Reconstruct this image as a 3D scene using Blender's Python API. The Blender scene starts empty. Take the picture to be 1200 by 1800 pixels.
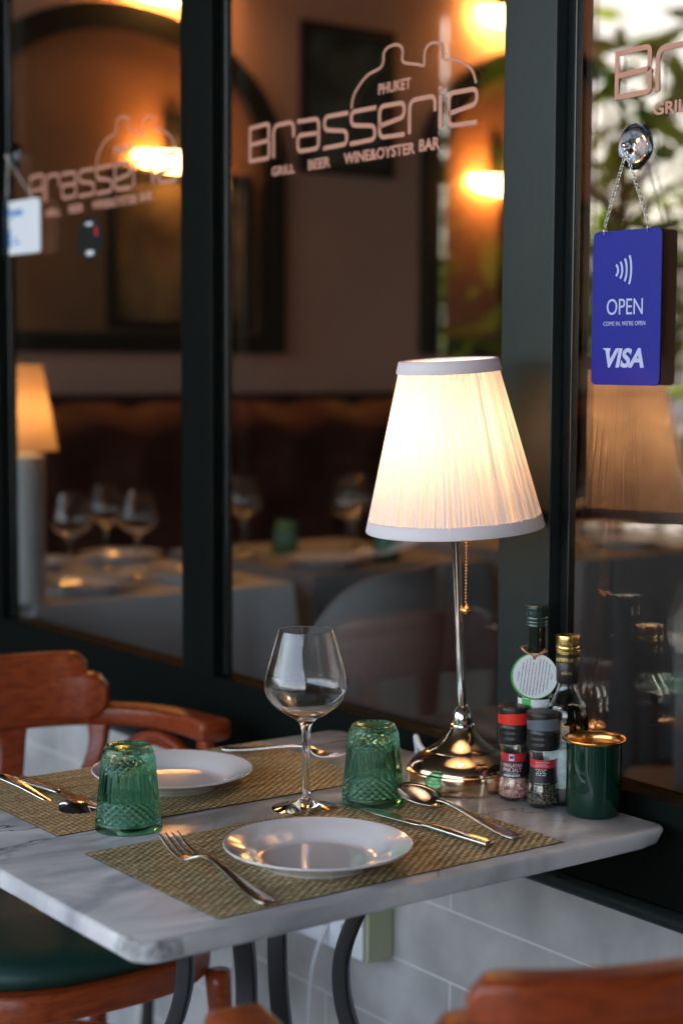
import bpy, bmesh, math, random
from mathutils import Vector, Matrix
random.seed(7)
R = math.radians; PI = math.pi
sc = bpy.context.scene
col = sc.collection

# ------------------------------------------------------------------ camera
cam_d = bpy.data.cameras.new('camera'); cam = bpy.data.objects.new('camera', cam_d); col.objects.link(cam)
cf = Vector((0.59351222, 0.80016857, -0.08644946)); cr = Vector((0.80338855, -0.59543988, 0.00426425)); cu = Vector((0.04806334, 0.07198339, 0.99624711))
cam.matrix_world = Matrix(((cr.x, cu.x, -cf.x, 0), (cr.y, cu.y, -cf.y, 0), (cr.z, cu.z, -cf.z, 1.2909), (0, 0, 0, 1)))
cam_d.sensor_fit = 'VERTICAL'; cam_d.sensor_height = 36.0; cam_d.lens = 3001.88 / 1800 * 36.0
cam_d.clip_start = 0.05; cam_d.clip_end = 400
cam_d.dof.use_dof = True; cam_d.dof.focus_distance = 2.04; cam_d.dof.aperture_fstop = 2.8
sc.camera = cam
# ------------------------------------------------------------------ world, sun, exposure
SUN_EL, SUN_AZ = R(50), R(108)          # azimuth: direction towards the sun, measured from +X to +Y
W = bpy.data.worlds.new('World'); sc.world = W; W.use_nodes = True
nt = W.node_tree; nt.nodes.clear()
sky = nt.nodes.new('ShaderNodeTexSky'); sky.sky_type = 'NISHITA'; sky.sun_disc = False
sky.sun_elevation = SUN_EL; sky.sun_rotation = PI/2 - SUN_AZ
bg = nt.nodes.new('ShaderNodeBackground'); bg.inputs['Strength'].default_value = 0.15
wo = nt.nodes.new('ShaderNodeOutputWorld')
hs = nt.nodes.new('ShaderNodeHueSaturation'); hs.inputs['Saturation'].default_value = .55; hs.inputs['Value'].default_value = 1.15
nt.links.new(sky.outputs[0], hs.inputs['Color']); nt.links.new(hs.outputs[0], bg.inputs[0]); nt.links.new(bg.outputs[0], wo.inputs[0])
sd = bpy.data.lights.new('sun', 'SUN'); sd.energy = 4.5; sd.angle = R(0.5); sd.color = (1, .95, .87)
so = bpy.data.objects.new('sun', sd); col.objects.link(so)
sdir = Vector((math.cos(SUN_EL)*math.cos(SUN_AZ), math.cos(SUN_EL)*math.sin(SUN_AZ), math.sin(SUN_EL)))
so.rotation_euler = sdir.to_track_quat('Z', 'Y').to_euler(); so.location = sdir*30
vs = sc.view_settings; vs.view_transform = 'Standard'; vs.look = 'None'; vs.gamma = 1.0; vs.use_curve_mapping = False; vs.exposure = 2.5
sc.render.engine = 'CYCLES'
cy = sc.cycles; cy.use_denoising = True; cy.max_bounces = 14; cy.transparent_max_bounces = 24; cy.transmission_bounces = 14
cy.glossy_bounces = 6; cy.diffuse_bounces = 4; cy.sample_clamp_indirect = 6.0; cy.caustics_refractive = True; cy.caustics_reflective = True
cy.blur_glossy = 0.5

# ------------------------------------------------------------------ helpers
def ob(name, me, mat=None, parent=None, smooth=False):
    o = bpy.data.objects.new(name, me); col.objects.link(o)
    if mat is not None and not me.materials: me.materials.append(mat)
    if parent is not None: o.parent = parent
    if smooth:
        for p in me.polygons: p.use_smooth = True
    return o
class MB:
    def __init__(s): s.v = []; s.f = []; s.m = []
    def add(s, vs, fs, mi=0):
        n = len(s.v); s.v += [tuple(v) for v in vs]; s.f += [tuple(i+n for i in f) for f in fs]; s.m += [mi]*len(fs)
    def box(s, x0, x1, y0, y1, z0, z1, mi=0):
        s.add([(x0,y0,z0),(x1,y0,z0),(x1,y1,z0),(x0,y1,z0),(x0,y0,z1),(x1,y0,z1),(x1,y1,z1),(x0,y1,z1)],
              [(3,2,1,0),(4,5,6,7),(0,1,5,4),(1,2,6,5),(2,3,7,6),(3,0,4,7)], mi)
    def lathe(s, prof, n=64, c=(0,0,0), mi=0, fr=None):
        vs = []
        for r, z in prof:
            for k in range(n):
                a = 2*PI*k/n; rr = max(r, 1e-5)
                if fr: rr = fr(rr, a, z)
                vs.append((c[0]+rr*math.cos(a), c[1]+rr*math.sin(a), c[2]+z))
        fs = []
        for i in range(len(prof)-1):
            for k in range(n):
                k2 = (k+1) % n; fs.append((i*n+k, i*n+k2, (i+1)*n+k2, (i+1)*n+k))
        s.add(vs, fs, mi)
    def tube(s, pts, rad, n=10, cap=True, mi=0, closed=False):
        pts = [Vector(p) for p in pts]; m = len(pts); vs = []
        rads = rad if isinstance(rad, (list, tuple)) else [rad]*m
        prev = None
        for i, p in enumerate(pts):
            if closed: t = pts[(i+1) % m]-pts[i-1]
            else: t = pts[min(i+1, m-1)]-pts[max(i-1, 0)]
            t.normalize()
            if prev is None:
                a = Vector((0,0,1)) if abs(t.z) < .9 else Vector((1,0,0)); u = t.cross(a).normalized()
            else: u = (prev-t*prev.dot(t)).normalized()
            prev = u; w = t.cross(u)
            for k in range(n):
                a = 2*PI*k/n; vs.append(p+(u*math.cos(a)+w*math.sin(a))*rads[i])
        fs = []; L = m if closed else m-1
        for i in range(L):
            j = (i+1) % m
            for k in range(n):
                k2 = (k+1) % n; fs.append((i*n+k, i*n+k2, j*n+k2, j*n+k))
        if cap and not closed: fs += [tuple(range(n))[::-1], tuple(range((m-1)*n, m*n))]
        s.add(vs, fs, mi)
    def sweep(s, pts, secs, side=None, mi=0, cap=True):
        """secs[i]: list of (a,b) offsets along side and up vectors; side[i]: side vector"""
        pts = [Vector(p) for p in pts]; m = len(pts); n = len(secs[0]); vs = []
        for i, p in enumerate(pts):
            t = (pts[min(i+1, m-1)]-pts[max(i-1, 0)]).normalized()
            sv = Vector(side[i] if isinstance(side, list) else side); sv = (sv-t*sv.dot(t)).normalized(); up = t.cross(sv)
            vs += [p+sv*a+up*b for a, b in secs[i]]
        fs = [(i*n+k, i*n+(k+1) % n, (i+1)*n+(k+1) % n, (i+1)*n+k) for i in range(m-1) for k in range(n)]
        if cap: fs += [tuple(range(n))[::-1], tuple(range((m-1)*n, m*n))]
        s.add(vs, fs, mi)
    def mesh(s, name='mesh'):
        me = bpy.data.meshes.new(name); me.from_pydata(s.v, [], s.f); 
        if any(s.m):
            for p, mi in zip(me.polygons, s.m): p.material_index = mi
        bm = bmesh.new(); bm.from_mesh(me); bmesh.ops.recalc_face_normals(bm, faces=bm.faces); bm.to_mesh(me); bm.free()
        return me
    def build(s, name, mat, parent=None, smooth=False, mats=None, bevel=0, sub=0, angle=None):
        me = s.mesh(name)
        if mats:
            for x in mats: me.materials.append(x)
        o = ob(name, me, mat, parent, smooth)
        if bevel:
            b = o.modifiers.new('bevel', 'BEVEL'); b.width = bevel; b.segments = 3; b.limit_method = 'ANGLE'; b.angle_limit = R(40)
            for p in me.polygons: p.use_smooth = True
            w = o.modifiers.new('wn', 'WEIGHTED_NORMAL'); w.keep_sharp = True
        if sub:
            q = o.modifiers.new('sub', 'SUBSURF'); q.levels = sub; q.render_levels = sub
        if angle is not None: me.set_sharp_from_angle(angle=angle)
        return o
def rrect(w, h, r, k=4):
    """rounded rectangle section, half sizes"""
    w /= 2; h /= 2; r = min(r, w*.999, h*.999); o = []
    for cx, cy_, a0 in ((w-r, h-r, 0), (-w+r, h-r, 90), (-w+r, -h+r, 180), (w-r, -h+r, 270)):
        for i in range(k+1):
            a = R(a0+90*i/k); o.append((cx+r*math.cos(a), cy_+r*math.sin(a)))
    return o
def cr_spline(P, k=8):
    """Catmull-Rom through tuples of any length"""
    o = []; n = len(P)
    for i in range(n-1):
        p0 = P[max(i-1, 0)]; p1 = P[i]; p2 = P[i+1]; p3 = P[min(i+2, n-1)]
        for j in range(k):
            t = j/k
            o.append(tuple(.5*((2*b)+(-a+c)*t+(2*a-5*b+4*c-d)*t*t+(-a+3*b-3*c+d)*t**3) for a, b, c, d in zip(p0, p1, p2, p3)))
    o.append(tuple(P[-1])); return o
def empty(name, loc=(0,0,0), rz=0):
    o = bpy.data.objects.new(name, None); col.objects.link(o); o.location = loc; o.rotation_euler = (0, 0, rz); o.empty_display_size = .05; return o
def tag(o, label, cat, group=None):
    o['label'] = label; o['category'] = cat
    if group: o['group'] = group
    return o
def struct(o): o['kind'] = 'structure'; return o
def dup(root, loc=None, rz=None, label=None, group=None):
    def cp(o, par):
        c = o.copy(); col.objects.link(c)
        if par is not None: c.parent = par
        for ch in list(o.children): cp(ch, c)
        return c
    r = cp(root, None)
    if loc is not None: r.location = loc
    if rz is not None: r.rotation_euler = (r.rotation_euler[0], r.rotation_euler[1], rz)
    if label: r['label'] = label
    if group: r['group'] = group
    return r

# ------------------------------------------------------------------ materials
def newmat(name):
    m = bpy.data.materials.new(name); m.use_nodes = True; n = m.node_tree; return m, n.nodes, n.links, n.nodes['Principled BSDF']
def sock(b, k, v):
    if k in b.inputs: b.inputs[k].default_value = v
def pmat(name, color, rough=.5, metal=0, bump=0, bscale=40, var=0, vscale=6, coat=0, spec=.5, rvar=0, trans=0, ior=1.5, sheen=0, stretch=None, color2=None, sss=0, aniso=0):
    m, N, L, b = newmat(name)
    sock(b, 'Base Color', (*color, 1)); sock(b, 'Roughness', rough); sock(b, 'Metallic', metal); sock(b, 'Coat Weight', coat); sock(b, 'Coat Roughness', .08)
    sock(b, 'Specular IOR Level', spec); sock(b, 'Transmission Weight', trans); sock(b, 'IOR', ior); sock(b, 'Sheen Weight', sheen); sock(b, 'Anisotropic', aniso)
    if sss: sock(b, 'Subsurface Weight', sss); sock(b, 'Subsurface Radius', (.02,.015,.01)); sock(b, 'Subsurface Scale', .5)
    tc = N.new('ShaderNodeTexCoord'); mp = N.new('ShaderNodeMapping'); L.new(tc.outputs['Object'], mp.inputs['Vector'])
    if stretch: mp.inputs['Scale'].default_value = stretch
    if var or color2:
        nz = N.new('ShaderNodeTexNoise'); nz.inputs['Scale'].default_value = vscale; nz.inputs['Detail'].default_value = 6; L.new(mp.outputs[0], nz.inputs['Vector'])
        rp = N.new('ShaderNodeValToRGB'); c2 = color2 or tuple(c*(1-var) for c in color)
        rp.color_ramp.elements[0].position = .35; rp.color_ramp.elements[1].position = .68
        rp.color_ramp.elements[0].color = (*c2, 1); rp.color_ramp.elements[1].color = (*color, 1)
        L.new(nz.outputs[0], rp.inputs[0]); L.new(rp.outputs[0], b.inputs['Base Color'])
    if rvar:
        n3 = N.new('ShaderNodeTexNoise'); n3.inputs['Scale'].default_value = vscale*2.3; n3.inputs['Detail'].default_value = 5; L.new(tc.outputs['Object'], n3.inputs['Vector'])
        mr = N.new('ShaderNodeMapRange'); mr.inputs['From Min'].default_value = .3; mr.inputs['From Max'].default_value = .7
        mr.inputs['To Min'].default_value = max(0, rough-rvar); mr.inputs['To Max'].default_value = rough+rvar
        L.new(n3.outputs[0], mr.inputs['Value']); L.new(mr.outputs[0], b.inputs['Roughness'])
    if bump:
        n2 = N.new('ShaderNodeTexNoise'); n2.inputs['Scale'].default_value = bscale; n2.inputs['Detail'].default_value = 5; L.new(mp.outputs[0], n2.inputs['Vector'])
        bp = N.new('ShaderNodeBump'); bp.inputs['Strength'].default_value = bump; bp.inputs['Distance'].default_value = .002
        L.new(n2.outputs[0], bp.inputs['Height']); L.new(bp.outputs[0], b.inputs['Normal'])
    return m
def glassmat(name, color=(1,1,1), ior=1.5, rough=0.0):
    m = bpy.data.materials.new(name); m.use_nodes = True; N = m.node_tree.nodes; L = m.node_tree.links; N.clear()
    g = N.new('ShaderNodeBsdfGlass'); g.inputs['Color'].default_value = (*color, 1); g.inputs['IOR'].default_value = ior; g.inputs['Roughness'].default_value = rough
    o = N.new('ShaderNodeOutputMaterial'); L.new(g.outputs[0], o.inputs[0]); return m
def panemat(name, r0=.07, tint=(.93,.95,.94), top=.6, gl=(1,1,1)):
    """thin window glass: Schlick mix of a clear sheet and a mirror"""
    m = bpy.data.materials.new(name); m.use_nodes = True; N = m.node_tree.nodes; L = m.node_tree.links; N.clear()
    ge = N.new('ShaderNodeNewGeometry'); dt = N.new('ShaderNodeVectorMath'); dt.operation = 'DOT_PRODUCT'
    L.new(ge.outputs['Incoming'], dt.inputs[0]); L.new(ge.outputs['Normal'], dt.inputs[1])
    ab = N.new('ShaderNodeMath'); ab.operation = 'ABSOLUTE'; L.new(dt.outputs['Value'], ab.inputs[0])
    s1 = N.new('ShaderNodeMath'); s1.operation = 'SUBTRACT'; s1.inputs[0].default_value = 1; L.new(ab.outputs[0], s1.inputs[1])
    pw = N.new('ShaderNodeMath'); pw.operation = 'POWER'; pw.inputs[1].default_value = 4.2; L.new(s1.outputs[0], pw.inputs[0])
    ml = N.new('ShaderNodeMath'); ml.operation = 'MULTIPLY_ADD'; ml.inputs[1].default_value = top-r0; ml.inputs[2].default_value = r0; L.new(pw.outputs[0], ml.inputs[0])
    t = N.new('ShaderNodeBsdfTransparent'); t.inputs[0].default_value = (*tint, 1)
    g = N.new('ShaderNodeBsdfGlossy'); g.inputs['Roughness'].default_value = 0.0; g.inputs[0].default_value = (*gl,1)
    mx = N.new('ShaderNodeMixShader'); L.new(ml.outputs[0], mx.inputs[0]); L.new(t.outputs[0], mx.inputs[1]); L.new(g.outputs[0], mx.inputs[2])
    o = N.new('ShaderNodeOutputMaterial'); L.new(mx.outputs[0], o.inputs[0]); return m
def emat(name, color, s):
    m, N, L, b = newmat(name); sock(b, 'Base Color', (.8,.8,.8,1)); sock(b, 'Emission Color', (*color, 1)); sock(b, 'Emission Strength', s); return m
M = {}
M['black_paint'] = pmat('black_paint', (.004,.005,.0045), .42, bump=.08, bscale=160, spec=.10)
M['bead_paint'] = pmat('bead_paint', (.008,.010,.010), .16, spec=.5)
M['sill_paint'] = pmat('sill_paint', (.006,.007,.006), .65, bump=.1, bscale=120, spec=.03)
M['post_paint'] = pmat('post_paint', (.013,.019,.019), .36, bump=.10, bscale=120, stretch=(1,1,.05), spec=.28)  # frame paint lightened for the daylight on the nearer posts
M['iron'] = pmat('iron', (.012,.012,.013), .38, bump=.2, bscale=200)
M['wood'] = pmat('wood', (.31,.054,.011), .33, bump=.06, bscale=90, vscale=22, color2=(.19,.030,.007), stretch=(1,6,6), coat=.12, rvar=.05, spec=.35)
M['green_leather'] = pmat('green_leather', (.005,.042,.030), .52, bump=.4, bscale=130, var=.3)
M['grey_fabric'] = pmat('grey_fabric', (.24,.23,.24), .8, bump=.3, bscale=200)
M['porcelain'] = pmat('porcelain', (.74,.72,.74), .10, coat=.6, spec=.5)
M['steel'] = pmat('steel', (.62,.58,.54), .16, metal=1, rvar=.05, vscale=30)
M['chrome'] = pmat('chrome', (.80,.76,.72), .06, metal=1)
M['nickel_warm'] = pmat('nickel_warm', (.80,.60,.40), .13, metal=1)  # nickel tinted warm to carry the reflection of the lit shade
M['brass'] = pmat('brass', (.80,.42,.14), .24, metal=1)
M['gold_cap'] = pmat('gold_cap', (.85,.60,.22), .24, metal=1)
M['bead_brass'] = pmat('bead_brass', (.62,.34,.16), .25, metal=1)
M['clear_glass'] = glassmat('clear_glass', (.99,.99,.99), 1.5)
M['green_glass'] = glassmat('green_glass', (.60,.81,.73), 1.5)
M['bottle_clear'] = glassmat('bottle_clear', (.93,.94,.92), 1.5)
M['bottle_dark'] = pmat('bottle_dark', (.006,.012,.008), .05, coat=1)
M['vinegar'] = pmat('vinegar', (.008,.004,.003), .05, coat=1)
M['pane'] = panemat('pane', .115, gl=(1,.82,.67))
M['thin_glass'] = panemat('thin_glass', .045, (.97,.98,.97), .9)
M['black_plastic'] = pmat('black_plastic', (.012,.011,.011), .38, bump=.1)
M['red_plastic'] = pmat('red_plastic', (.75,.03,.015), .35)
M['grey_plastic'] = pmat('grey_plastic', (.10,.12,.15), .35)
M['white_plastic'] = pmat('white_plastic', (.72,.74,.78), .35)
M['cable'] = pmat('cable', (.62,.64,.66), .45)
M['box_warm'] = pmat('box_warm', (.45,.47,.30), .55)  # pale housing tinted olive for the warm light on its side
M['label_white'] = pmat('label_white', (.72,.73,.74), .45)
M['label_red'] = pmat('label_red', (.55,.03,.04), .4)
M['label_black'] = pmat('label_black', (.010,.010,.011), .4)
M['label_gold'] = pmat('label_gold', (.50,.36,.14), .35, metal=.4)
M['label_tan'] = pmat('label_tan', (.42,.33,.22), .5)
M['label_paint'] = pmat('label_paint', (.55,.62,.64), .5, color2=(.20,.33,.30), vscale=60)
M['ink'] = pmat('ink', (.05,.05,.08), .6)
M['tag_green'] = pmat('tag_green', (.04,.35,.06), .4)
M['twine'] = pmat('twine', (.45,.20,.10), .8)
M['green_enamel'] = pmat('green_enamel', (.0015,.024,.014), .10, coat=.3)
M['sign_blue'] = pmat('sign_blue', (.007,.010,.25), .35, spec=.2)
M['sign_back'] = pmat('sign_back', (.025,.008,.004), .6, spec=.2)
M['sign_text'] = pmat('sign_text', (.42,.47,.70), .4)
M['sign_white'] = pmat('sign_white', (.82,.84,.90), .5)
M['sign_lightblue'] = pmat('sign_lightblue', (.05,.28,.70), .4)
M['vinyl_copper'] = pmat('vinyl_copper', (.52,.25,.175), .6)
M['grey_wall'] = pmat('grey_wall', (.30,.29,.31), .75)
M['wall_interior'] = pmat('wall_interior', (.58,.34,.26), .85, bump=.1, bscale=8, var=.12, vscale=1.5)
M['dark_frame'] = pmat('dark_frame', (.008,.007,.006), .4)
M['mirror_dark'] = pmat('mirror_dark', (.34,.165,.085), .5, var=.35, vscale=2, spec=.2)
M['ceiling_dark'] = pmat('ceiling_dark', (.035,.032,.030), .8)
M['leather_red'] = pmat('leather_red', (.060,.012,.008), .6, bump=.2, bscale=60, spec=.15)
M['cloth_grey_shaded'] = pmat('cloth_grey_shaded', (.27,.27,.29), .8, bump=.2, bscale=120)  # grey cloth that also carries the shade on the middle table
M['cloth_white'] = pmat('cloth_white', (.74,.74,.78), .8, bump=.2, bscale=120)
M['dark_timber'] = pmat('dark_timber', (.03,.028,.026), .6, bump=.2, bscale=30)
M['black_timber'] = pmat('black_timber', (.007,.0065,.006), .75, bump=.2, bscale=30, spec=.15)
M['leaf'] = None

def shade_cloth(name, col_, tr, mixf=.5, fold=False):
    m = bpy.data.materials.new(name); m.use_nodes = True; N = m.node_tree.nodes; L = m.node_tree.links; N.clear()
    d = N.new('ShaderNodeBsdfDiffuse'); d.inputs[0].default_value = (*col_, 1)
    t = N.new('ShaderNodeBsdfTranslucent'); t.inputs[0].default_value = (*tr, 1)
    mx = N.new('ShaderNodeMixShader'); mx.inputs[0].default_value = mixf
    L.new(d.outputs[0], mx.inputs[1]); L.new(t.outputs[0], mx.inputs[2])
    if fold:   # doubled cloth in each pleat lets less light through
        at = N.new('ShaderNodeAttribute'); at.attribute_name = 'fold'
        mr = N.new('ShaderNodeMapRange'); mr.inputs['To Min'].default_value = .50; mr.inputs['To Max'].default_value = .10; L.new(at.outputs['Fac'], mr.inputs['Value']); L.new(mr.outputs[0], mx.inputs[0])
    o = N.new('ShaderNodeOutputMaterial'); L.new(mx.outputs[0], o.inputs[0])
    return m
M['shade'] = shade_cloth('shade', (.86,.78,.76), (.95,.78,.62), .45, fold=True)
M['shade_trim'] = shade_cloth('shade_trim', (.80,.75,.79), (.75,.58,.48), .16)
M['shade_amber'] = shade_cloth('shade_amber', (.75,.55,.38), (.92,.62,.36), .6)
M['leaf'] = shade_cloth('leaf', (.10,.20,.03), (.30,.45,.03), .5)

M['leaf_dark'] = shade_cloth('leaf_dark', (.035,.07,.02), (.06,.12,.01), .35)
def marble():
    m, N, L, b = newmat('marble'); tc = N.new('ShaderNodeTexCoord')
    mp = N.new('ShaderNodeMapping'); mp.inputs['Rotation'].default_value = (0, .3, R(35)); mp.inputs['Scale'].default_value = (1, 1.9, 1); L.new(tc.outputs['Object'], mp.inputs[0])
    n1 = N.new('ShaderNodeTexNoise'); n1.inputs['Scale'].default_value = 4.2; n1.inputs['Detail'].default_value = 9; n1.inputs['Distortion'].default_value = 1.6; L.new(mp.outputs[0], n1.inputs['Vector'])
    r1 = N.new('ShaderNodeValToRGB'); e = r1.color_ramp.elements; e[0].position = .34; e[0].color = (.34,.34,.37,1); e[1].position = .62; e[1].color = (.66,.64,.64,1)
    L.new(n1.outputs[0], r1.inputs[0])
    n2 = N.new('ShaderNodeTexNoise'); n2.inputs['Scale'].default_value = 2.6; n2.inputs['Detail'].default_value = 7; n2.inputs['Distortion'].default_value = 2.2; L.new(mp.outputs[0], n2.inputs['Vector'])
    s = N.new('ShaderNodeMath'); s.operation = 'SUBTRACT'; s.inputs[1].default_value = .5; L.new(n2.outputs[0], s.inputs[0])
    a = N.new('ShaderNodeMath'); a.operation = 'ABSOLUTE'; L.new(s.outputs[0], a.inputs[0])
    r2 = N.new('ShaderNodeValToRGB'); e = r2.color_ramp.elements; e[0].position = .002; e[0].color = (.16,.17,.21,1); e[1].position = .017; e[1].color = (1,1,1,1)
    L.new(a.outputs[0], r2.inputs[0])
    n4 = N.new('ShaderNodeTexNoise'); n4.inputs['Scale'].default_value = 3.1; L.new(tc.outputs['Object'], n4.inputs['Vector'])
    r4 = N.new('ShaderNodeValToRGB'); r4.color_ramp.elements[0].position = .48; r4.color_ramp.elements[1].position = .6; L.new(n4.outputs[0], r4.inputs[0])
    mx = N.new('ShaderNodeMix'); mx.data_type = 'RGBA'; mx.blend_type = 'MULTIPLY'; L.new(r4.outputs[0], mx.inputs[0]); L.new(r1.outputs[0], mx.inputs[6]); L.new(r2.outputs[0], mx.inputs[7])
    L.new(mx.outputs[2], b.inputs['Base Color'])
    n3 = N.new('ShaderNodeTexNoise'); n3.inputs['Scale'].default_value = 9; n3.inputs['Detail'].default_value = 8; L.new(tc.outputs['Object'], n3.inputs['Vector'])
    mr = N.new('ShaderNodeMapRange'); mr.inputs['To Min'].default_value = .12; mr.inputs['To Max'].default_value = .30; L.new(n3.outputs[0], mr.inputs[0]); L.new(mr.outputs[0], b.inputs['Roughness'])
    n5 = N.new('ShaderNodeTexNoise'); n5.inputs['Scale'].default_value = 60; n5.inputs['Detail'].default_value = 4; L.new(tc.outputs['Object'], n5.inputs['Vector'])
    bp = N.new('ShaderNodeBump'); bp.inputs['Strength'].default_value = .12; bp.inputs['Distance'].default_value = .0006; L.new(n5.outputs[0], bp.inputs['Height']); L.new(bp.outputs[0], b.inputs['Normal'])
    return m
M['marble'] = marble()
M['marble_rough'] = pmat('marble_rough', (.50,.49,.49), .75, bump=1.0, bscale=140, color2=(.22,.21,.21), vscale=70)

def weave():
    m, N, L, b = newmat('weave'); tc = N.new('ShaderNodeTexCoord'); b.inputs['Roughness'].default_value = .42
    n1 = N.new('ShaderNodeTexNoise'); n1.inputs['Scale'].default_value = 190; n1.inputs['Detail'].default_value = 2; L.new(tc.outputs['Object'], n1.inputs['Vector'])
    mp = N.new('ShaderNodeMapping'); mp.inputs['Scale'].default_value = (6, 210, 1); L.new(tc.outputs['Object'], mp.inputs[0])
    n2 = N.new('ShaderNodeTexNoise'); n2.inputs['Scale'].default_value = 1; L.new(mp.outputs[0], n2.inputs['Vector'])
    ad = N.new('ShaderNodeMath'); ad.operation = 'MULTIPLY_ADD'; ad.inputs[1].default_value = .5; L.new(n1.outputs[0], ad.inputs[0])
    ml = N.new('ShaderNodeMath'); ml.operation = 'MULTIPLY'; ml.inputs[1].default_value = .5; L.new(n2.outputs[0], ml.inputs[0]); L.new(ml.outputs[0], ad.inputs[2])
    r = N.new('ShaderNodeValToRGB'); e = r.color_ramp.elements; e[0].position = .36; e[0].color = (.26,.16,.07,1); e[1].position = .62; e[1].color = (.72,.60,.37,1)
    q = r.color_ramp.elements.new(.5); q.color = (.48,.37,.19,1)
    L.new(ad.outputs[0], r.inputs[0]); L.new(r.outputs[0], b.inputs['Base Color']); return m
M['weave'] = weave()
M['weave_dark'] = pmat('weave_dark', (.010,.008,.005), .9, spec=.1)

def tiles(name, base, grout, tw, th, ox, oz, axis='Y', rough=.28, half=True):
    """large tiles on a wall of constant X, or on the floor (axis 'F')"""
    m, N, L, b = newmat(name); b.inputs['Roughness'].default_value = rough
    tc = N.new('ShaderNodeNewGeometry'); sp = N.new('ShaderNodeSeparateXYZ'); L.new(tc.outputs['Position'], sp.inputs[0])
    def mth(op, a, bb=None, c=None):
        n = N.new('ShaderNodeMath'); n.operation = op
        for i, v in enumerate((a, bb, c)):
            if v is None: continue
            if isinstance(v, (int, float)): n.inputs[i].default_value = v
            else: L.new(v, n.inputs[i])
        return n.outputs[0]
    u = sp.outputs[1] if axis == 'Y' else sp.outputs[0]; v = sp.outputs[2] if axis == 'Y' else sp.outputs[1]
    vv = mth('DIVIDE', mth('SUBTRACT', v, oz), th); row = mth('FLOOR', vv); fv = mth('FRACT', mth('ADD', vv, 100.0))
    par = mth('MULTIPLY', mth('MODULO', mth('ADD', row, 100.0), 2.0), .5 if half else 0.0)
    uu = mth('ADD', mth('DIVIDE', mth('SUBTRACT', u, ox), tw), mth('ADD', par, 100.0)); fu = mth('FRACT', uu)
    g = .0016
    du = mth('MULTIPLY', mth('MINIMUM', fu, mth('SUBTRACT', 1.0, fu)), tw); dv = mth('MULTIPLY', mth('MINIMUM', fv, mth('SUBTRACT', 1.0, fv)), th)
    isg = mth('LESS_THAN', mth('MINIMUM', du, dv), g)
    nz = N.new('ShaderNodeTexNoise'); nz.inputs['Scale'].default_value = 9; nz.inputs['Detail'].default_value = 8; L.new(tc.outputs['Position'], nz.inputs['Vector'])
    rp = N.new('ShaderNodeValToRGB'); rp.color_ramp.elements[0].position = .3; rp.color_ramp.elements[0].color = (*[c*.62 for c in base], 1); rp.color_ramp.elements[1].position = .65; rp.color_ramp.elements[1].color = (*base, 1)
    L.new(nz.outputs[0], rp.inputs[0])
    mx = N.new('ShaderNodeMix'); mx.data_type = 'RGBA'; L.new(isg, mx.inputs[0]); L.new(rp.outputs[0], mx.inputs[6]); mx.inputs[7].default_value = (*grout, 1)
    L.new(mx.outputs[2], b.inputs['Base Color'])
    bp = N.new('ShaderNodeBump'); bp.inputs['Strength'].default_value = .4; bp.inputs['Distance'].default_value = .001; bp.invert = True; L.new(isg, bp.inputs['Height']); L.new(bp.outputs[0], b.inputs['Normal'])
    return m
M['wall_tile'] = tiles('wall_tile', (.54,.53,.53), (.68,.68,.66), .6, .105, 1.512, .411)
M['floor_tile'] = tiles('floor_tile', (.48,.47,.47), (.16,.16,.16), .2, .2, 0, 0, 'F', half=False)
M['street'] = pmat('street', (.30,.30,.31), .8, var=.2, vscale=1)
M['facade_far'] = pmat('facade_far', (.75,.76,.78), .7)
M['sand_floor'] = pmat('sand_floor', (.008,.006,.005), .8, spec=.1)

# text and flat artwork -----------------------------------------------------
def text_mesh(body, size, shear=0, offset=0, extrude=.0002, align='LEFT', space=1, res=4):
    cu_ = bpy.data.curves.new('text', 'FONT'); cu_.body = body; cu_.size = size; cu_.shear = shear; cu_.offset = offset; cu_.extrude = extrude
    cu_.align_x = align; cu_.space_character = space; cu_.resolution_u = res
    o = bpy.data.objects.new('text', cu_); col.objects.link(o); bpy.context.view_layer.update()
    me = bpy.data.meshes.new_from_object(o.evaluated_get(bpy.context.evaluated_depsgraph_get()))
    bpy.data.objects.remove(o); bpy.data.curves.remove(cu_)
    return [v.co.copy() for v in me.vertices], [tuple(p.vertices) for p in me.polygons], me
def fit(body, x0, y0, w, h, **k):
    """text vertices fitted to a box: lower left x0,y0, width w, cap height h"""
    v, f, me = text_mesh(body, 1.0, **k)
    xs = [p.x for p in v]; ys = [p.y for p in v]; sx = w/(max(xs)-min(xs)); sy = h/(max(ys)-min(ys)); mx_ = min(xs); my = min(ys)
    return [Vector((x0+(p.x-mx_)*sx, y0+(p.y-my)*sy, p.z)) for p in v], f
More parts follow.
